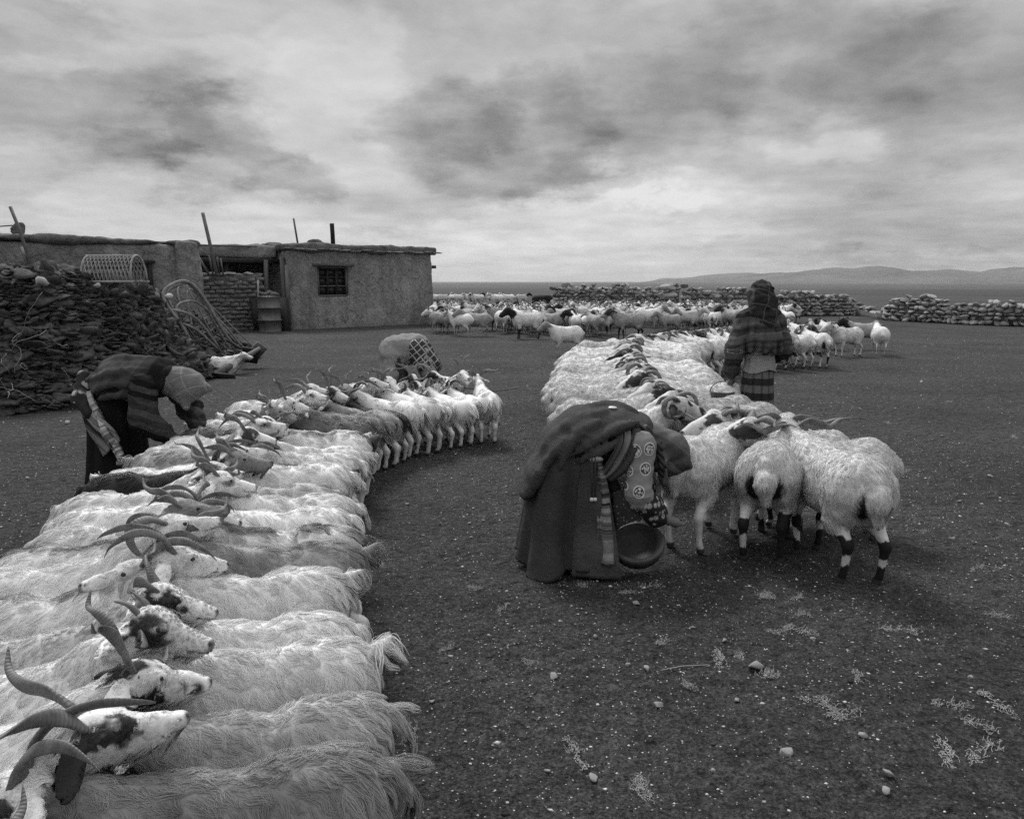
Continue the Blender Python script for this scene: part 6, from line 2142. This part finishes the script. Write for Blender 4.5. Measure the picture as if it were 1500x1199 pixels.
GL = [
    ('cream', 'smudge', 'wide', 'goat with big curved horns whose head fills the bottom left corner'),
    ('cream', 'smudge', 'curl', 'goat with a heavy ear and dark eye resting its head near the bottom'),
    ('white', 'eye', 'sweep', 'goat with dark eye patch and horn pointing to the right'),
    ('white', 'patches', 'upright', 'goat with mottled face above the dark-eyed one'),
    ('palegrey', 'eye', 'wide', 'pale grey goat with black behind the eye and twisted horns'),
    ('stripe', '', 'back', 'dark striped goat at the left edge with swept horns'),
    ('white', '', 'curl', 'white goat with thick downward horn and pale face'),
    ('stripe', 'tan', 'sweep', 'goat with a dark line along its flank, left row'),
    ('cream', 'side', 'upright', 'cream goat with tall twisted horns, left row'),
    ('black', 'tan', 'sweep', 'dark-backed goat with pale flank in the left row'),
    ('white', '', 'wide', 'white goat in front of the stooping woman'),
    ('cream', 'smudge', 'back', 'cream goat under the hands of the stooping woman'),
    ('white', 'blaze', 'wide', 'goat with black neck and blazed face past the stooping woman'),
    ('dun', 'tan', 'sweep', 'dark goat with bright face beyond the stooping woman'),
    ('white', '', 'upright', 'white goat looking right with tall thin horns'),
    ('cream', '', 'sweep', 'cream goat with one round eye ring looking right'),
    ('white', 'side', 'upright', 'white goat with side markings at the far bend'),
    ('black', 'tan', 'sweep', 'black-necked goat facing the yard at the far bend'),
    ('white', '', 'wide', 'white-faced goat beside the black-necked one'),
    ('cream', 'blaze', 'sweep', 'blazed goat face third from the far end'),
    ('white', 'blaze', 'back', 'narrow blazed goat face second from the far end'),
    ('cream', '', 'upright', 'pale goat face with spread horns at the far end'),
]
GL[8:8] = [('cream', '', 'back', 'pale cream goat with backward horns, left row'), ('white', 'smudge', 'sweep', 'white goat with one dark eye, middle of the left row')]
GL[4:4] = [('cream', 'side', 'short', 'cream goat with short horns near the mottled face')]
GL[18:18] = [('white', 'smudge', 'back', 'white goat with a grey eye smudge past the stooping woman')]
GL[22:22] = [('cream', '', 'wide', 'cream goat with wide horns before the far bend')]
GL[14:14] = [('grey', 'side', 'sweep', 'grey-backed goat just behind the hands of the stooping woman')]
rs = np.random.RandomState(5)
STEP = (GOATS.s[-1] - 1.25) / (len(GR) - 1)
for i, (pat, face, hn, lab) in enumerate(GR):
    x, t = GOATS.at(.75 + i * STEP)
    nr = np.array((t[1], -t[0]))
    d = .44 + rs.uniform(-.08, .08)
    dist = x[1]
    lod = 0 if dist < 3.6 else 1 if dist < 7.2 else 2
    o = animal('goat', 'goat', lod, pat, face, '', hn, rs.choice([-.2, 0, .2]), rs.choice([-.1, .1, .2]), 20 + i, poll=(.40, 0, .56 + rs.uniform(-.02, .03)))
    hd = math.atan2(-nr[1], -nr[0]) + rs.uniform(-.16, .16)
    p = x + nr * d
    place(o, p[0], p[1], hd, rs.uniform(.92, 1.08))
    tag(o, lab, 'goat', 'goats tethered in the double row')
for i, (pat, face, hn, lab) in enumerate(GL):
    x, t = GOATS.at(.46 + i * (GOATS.s[-1] - 1.2) / (len(GL) - 1))
    nr = np.array((t[1], -t[0]))
    d = .385 + rs.uniform(-.06, .06)
    dist = x[1]
    lod = 0 if dist < 4.0 else 1 if dist < 9 else 2
    far = i > 16
    yaw = rs.choice([-.3, 0, .2, .3]); pitch = rs.choice([-.2, -.1, .1, .2])
    o = animal('goat', 'goat', lod, pat, face, '', hn, yaw, pitch, 60 + i, poll=(.42 + rs.uniform(-.06, .07), 0, (.64 if far else .61) + rs.uniform(-.03, .05)), eartag=i in (1, 4, 6, 11, 15), hs=1.0, curly=i in (4, 5))
    hd = math.atan2(nr[1], nr[0]) + rs.uniform(-.12, .12)
    p = x - nr * d
    place(o, p[0], p[1], hd, rs.uniform(1.0, 1.10))
    tag(o, lab, 'goat', 'goats tethered in the double row')

# sheep rows on the right
SHEEP = Rope([(1.42, 5.85), (1.34, 6.6), (1.38, 7.8), (1.45, 9.3), (1.65, 11.0), (2.0, 12.6), (2.7, 13.9), (3.5, 14.9), (4.4, 15.6), (5.6, 16.2), (6.6, 16.4)])
FRONT = [  # rear feet, heading, coat, face, legs, horns, label
    (1.08, 4.74, 50, 'cream', 'tan', '', 'ramcurl', 'sheep being milked beside the bent woman, pale legs'),
    (1.56, 4.60, 64, 'white', '', 'pied', 'ram', 'middle of the three nearest sheep, one black hind leg'),
    (1.99, 4.22, 98, 'white', '', 'hocks', 'ram', 'nearest sheep at the right end with black and white legs'),
]
for k, (x, y, hd, pat, face, legs, hn, lab) in enumerate(FRONT):
    o = animal('sheep', 'sheep', 0, pat, face, legs, hn, 0.1, .1, 140 + k, poll=(.47, 0, .64), eartag=k == 1)
    h_ = R(hd)
    s_ = 1.10
    place(o, x + math.cos(h_) * .32 * s_, y + math.sin(h_) * .32 * s_, h_, s_)
    tag(o, lab, 'sheep', 'sheep tethered in the double row')
NEARR = [(1.98, 5.38, 179, 'white', 'eye', 'ramcurl', 'sheep with a big black eye patch looking left over the milking woman'),
         (2.12, 5.08, 178, 'white', 'eye', 'ram', 'sheep with black face blotches behind the middle sheep')]
for k, (x, y, hd, pat, face, hn, lab) in enumerate(NEARR):
    o = animal('sheep', 'sheep', 1, pat, face, 'socks', hn, .15, .1, 150 + k, poll=(.50, 0, .74))
    place(o, x, y, R(hd), 1.0)
    tag(o, lab, 'sheep', 'sheep tethered in the double row')
PATS = [('white', 'eye', 'ramcurl'), ('cream', 'patches', 'ramcurl'), ('white', 'tan', 'ram'), ('palegrey', '', 'ramcurl'), ('white', 'black', 'short'), ('cream', 'eye', 'ramcurl')]
ORD = ['first', 'second', 'third', 'fourth', 'fifth', 'sixth', 'seventh', 'eighth', 'ninth', 'tenth', 'eleventh', 'twelfth', 'thirteenth', 'fourteenth', 'fifteenth', 'sixteenth', 'seventeenth', 'eighteenth', 'nineteenth', 'twentieth', 'twenty-first', 'twenty-second', 'twenty-third', 'twenty-fourth', 'twenty-fifth', 'twenty-sixth', 'twenty-seventh', 'twenty-eighth', 'twenty-ninth', 'thirtieth', 'thirty-first', 'thirty-second', 'thirty-third']
FW = {'eye': 'black eye patches', 'patches': 'a blotched face', 'tan': 'a tan face', '': 'a pale face', 'black': 'a black face'}
for side in (1, -1):
    n = int(SHEEP.s[-1] / .54)
    for i in range(n):
        x, t = SHEEP.at(.15 + (.0 if side > 0 else .27) + i * .54)
        if side > 0 and x[1] < 6.0 and i < 1: continue
        nr = np.array((t[1], -t[0])) * side
        pat, face, hn = PATS[(i * 5 + (0 if side > 0 else 3)) % 6] if x[1] > 9 else PATS[rs.randint(6)]
        lod = 1 if x[1] < 8.5 else 2
        o = animal('sheep', 'sheep', lod, pat, face, 'socks' if i % 2 else '', hn, [0., .2][i % 2], [.1, .2][(i // 2) % 2], 170 + i + (50 if side < 0 else 0), poll=(.50, 0, .70), hs=.82, fat=.95)
        p = x + nr * (.52 + rs.uniform(-.06, .06))
        place(o, p[0], p[1], math.atan2(-nr[1], -nr[0]) + rs.uniform(-.1, .1), rs.uniform(1.0, 1.1))
        tag(o, f"{ORD[i]} sheep up the {'inner' if side > 0 else 'outer'} row from the milking woman, with {FW[face]}", 'sheep', 'sheep tethered in the double row')

# rope through the two rows
def rope_obj(R_, z, lab):
    P = R_.X.copy()[::4]
    P[:, 2] = z + .02 * np.sin(np.arange(len(P)) * .7)
    o0 = P[0].copy(); o0[2] = 0
    V, F, al = tube_np(P - o0, .009, 6)
    o = mob('tether_rope', mesh_np('tether_rope', V, F, plain('braided_rope', .14, .9, .3, 40, .5, .004)), loc=o0)
    tag(o, lab, 'rope')


rope_obj(GOATS, .50, 'tether rope running between the necks of the goats')
rope_obj(SHEEP, .66, 'tether rope running between the necks of the sheep')

# lying kid by the ploughs
kid = make_animal('kid_goat', 'goat', 'white', '', '', 'short', seed=8, lod=2, poll=(.36, 0, .56), yaw=-.3, pitch=.1)
kp = pt(322, 548, 14.3)
kid.location = (kp[0], kp[1] + .1, -.20); kid.rotation_euler = (0, 0, R(12)); kid.scale = (1.05, 1.05, 1.0)
tag(kid, 'white kid goat lying by the wooden plough under the hoops', 'goat')

# ------------------------------------------------------------------ loose flock in front of the stone wall
LOOSE = []
for j, (face, legs, pat, yaw, hn) in enumerate((('black', 'black', 'cream', .5, ''), ('', '', 'white', -.4, 'ram'), ('eye', 'black', 'smoky', .2, ''), ('black', 'socks', 'smoky', -.6, 'ram'), ('tan', '', 'cream', 0., ''), ('patches', 'black', 'white', .7, 'ramcurl'))):
    LOOSE.append(make_animal('sheep', 'sheep', pat, face, legs, hn, seed=300 + j, lod=3 if j > 2 else 2, yaw=yaw, pitch=.35, poll=(.47, 0, .72)))
LOW = []
for j, (face, legs, pat, yaw, hn) in enumerate((('black', 'black', 'smoky', .6, ''), ('', '', 'cream', -.3, 'ramcurl'), ('patches', 'socks', 'cream', .3, 'ram'), ('black', 'black', 'palegrey', -.7, ''), ('tan', '', 'smoky', .5, ''), ('', 'black', 'palegrey', -.5, 'ramcurl'))):
    LOW.append(make_animal('sheep', 'sheep', pat, face, legs, hn, seed=330 + j, lod=3, yaw=yaw, pitch=.3, poll=(.47, 0, .72)))
used = set()


def loose(x, y, hd, s, pool, k, lab, grp='loose sheep milling before the wall'):
    o = pool[k]
    if o.name in used: o = copy_tree(o)
    used.add(o.name)
    place(o, x, y, hd, s)
    tag(o, lab, 'sheep', grp)
    return o


# named ones at the front, at their own feet: column, row, heading, template, label
FL = [
    (772, 496, 178, 0, 'dark-headed sheep standing sideways nearest of the loose flock'), (590, 474, 180, 3, 'sheep trotting alone past the house wall with dark head'),
    (636, 478, 92, 4, 'pale sheep at the house corner seen from behind'), (711, 484, 250, 1, 'pale sheep facing the yard, left part of the flock'),
    (733, 484, 200, 2, 'grey sheep just left of the nearest loose one'), (658, 474, 160, 3, 'dark-headed sheep beside the pale one at the house corner'),
    (690, 476, 120, 2, 'sheep with its rump turned, third from the house corner'), (795, 485, 260, 5, 'blotch-faced sheep right behind the nearest loose one'),
    (818, 487, 230, 0, 'dark-headed sheep facing front in the middle of the flock'), (842, 486, 190, 3, 'grey dark-legged sheep standing sideways mid flock'),
    (880, 484, 300, 5, 'sheep turned to the right at the gap before the tethered row'), (920, 497, 190, 2, 'low grey sheep lying close behind the tethered rams'),
    (948, 488, 20, 4, 'cream sheep lying with its back to the tethered rams'), (985, 484, 200, 1, 'white sheep left of the stone wall boulders'),
    (828, 520, 200, 4, 'sheep with raised pale head over the left of the sheep row'),
    (1165, 515, 100, 5, 'sheep with rump turned just right of the hooded woman'), (1190, 516, 80, 2, 'grey sheep second to the right of the hooded woman'),
    (1210, 512, 95, 0, 'sheep crowded third to the right of the hooded woman'), (1238, 522, 200, 1, 'blurred pale sheep bending forward at the right of the flock'),
    (1262, 512, 170, 3, 'dark-headed sheep behind the bending pale one'), (1286, 520, 75, 4, 'pale sheep standing last at the right end of the loose flock'),
]
for px, py, hd, k, lab in FL:
    x, y = gpt(px, py)
    loose(x, y, R(hd), 1.0 if 500 < py < 519 and px > 1000 or py == 520 or py == 522 else 1.2 if px != 828 else .95, LOOSE, k, lab)
rs = np.random.RandomState(44)
cnt = 0
placed = [gpt(a, b) for a, b, *_ in FL]
tries = 0
while cnt < 225 and tries < 9000:
    tries += 1
    y = 24.2 + 12.3 * rs.rand() ** .85
    x = rs.uniform(-3.0 * y / 28, .36 * y)
    px = 750 + FPX * x / y
    if y < 27.5 and px < 640: continue
    if px > 940 and y < 25 + (px - 940) * .015: continue
    if y < 25.6 and rs.rand() < .5: continue
    if fbm(np.array([[x * .45, y * .45, 3.0]]), 2, 9)[0] < -.28: continue
    if px > 830 and y > 36: continue
    if any((x - a) ** 2 + (y - b) ** 2 < .48 ** 2 for a, b in placed): continue
    placed.append((x, y))
    k = (0, 1, 2, 3, 4, 5, 1, 4, 5, 2)[rs.randint(10)]
    face = ('dark-headed grey', 'pale-headed', 'blotch-faced', 'dark-headed', 'grey tan-faced', 'dark-legged grey')[k]
    zone = 'between house and stone wall' if px < 790 else 'before the left stone wall' if px < 960 else 'behind the tethered rams'
    dep = ' at the back of the flock' if y > 32 else ''
    loose(x, y, rs.uniform(0, 6.28), 1.04 + rs.uniform(-.1, .1), LOW, k, f'{face} sheep crowded {zone}{dep}', f'{face} sheep {zone}{dep}')
    cnt += 1
for k, (px, py) in enumerate(((640, 437), (650, 434), (663, 436), (672, 432), (690, 436), (697, 430), (716, 438), (730, 436), (744, 434), (765, 440), (660, 444), (700, 443), (728, 446), (815, 440))):
    x, y = gpt(px, py)
    y = min(y, 62); x = (px - 750) / FPX * y * .99
    loose(x, y, R((180, 20, 100, 200)[k % 4]), 1.2, LOW, (1, 3, 1, 2)[k % 4], 'sheep straggling on the open plain behind the flock', 'sheep straggling on the plain')
print('scene built in %.1f s' % (time.time() - T0))

# ------------------------------------------------------------------ thin haze over the plain
def make_haze():
    V, F = box_np((0, 0, 106.0), (54000, 54000, 256.0))
    m = bpy.data.materials.new('haze'); m.use_nodes = True
    g = NT(m.node_tree); g.n.clear()
    out = g.node('ShaderNodeOutputMaterial')
    v = g.node('ShaderNodeVolumePrincipled')
    v.inputs['Color'].default_value = (.9, .9, .9, 1)
    v.inputs['Density'].default_value = HAZE
    v.inputs['Anisotropy'].default_value = .2
    g.l.new(v.outputs[0], out.inputs['Volume'])
    o = mob('haze', mesh_np('haze', V, F, m, False))
    tag(o, 'thin pale haze lying over the far plain and hills', None, None, 'stuff')


HAZE = 4.0e-5
make_haze()
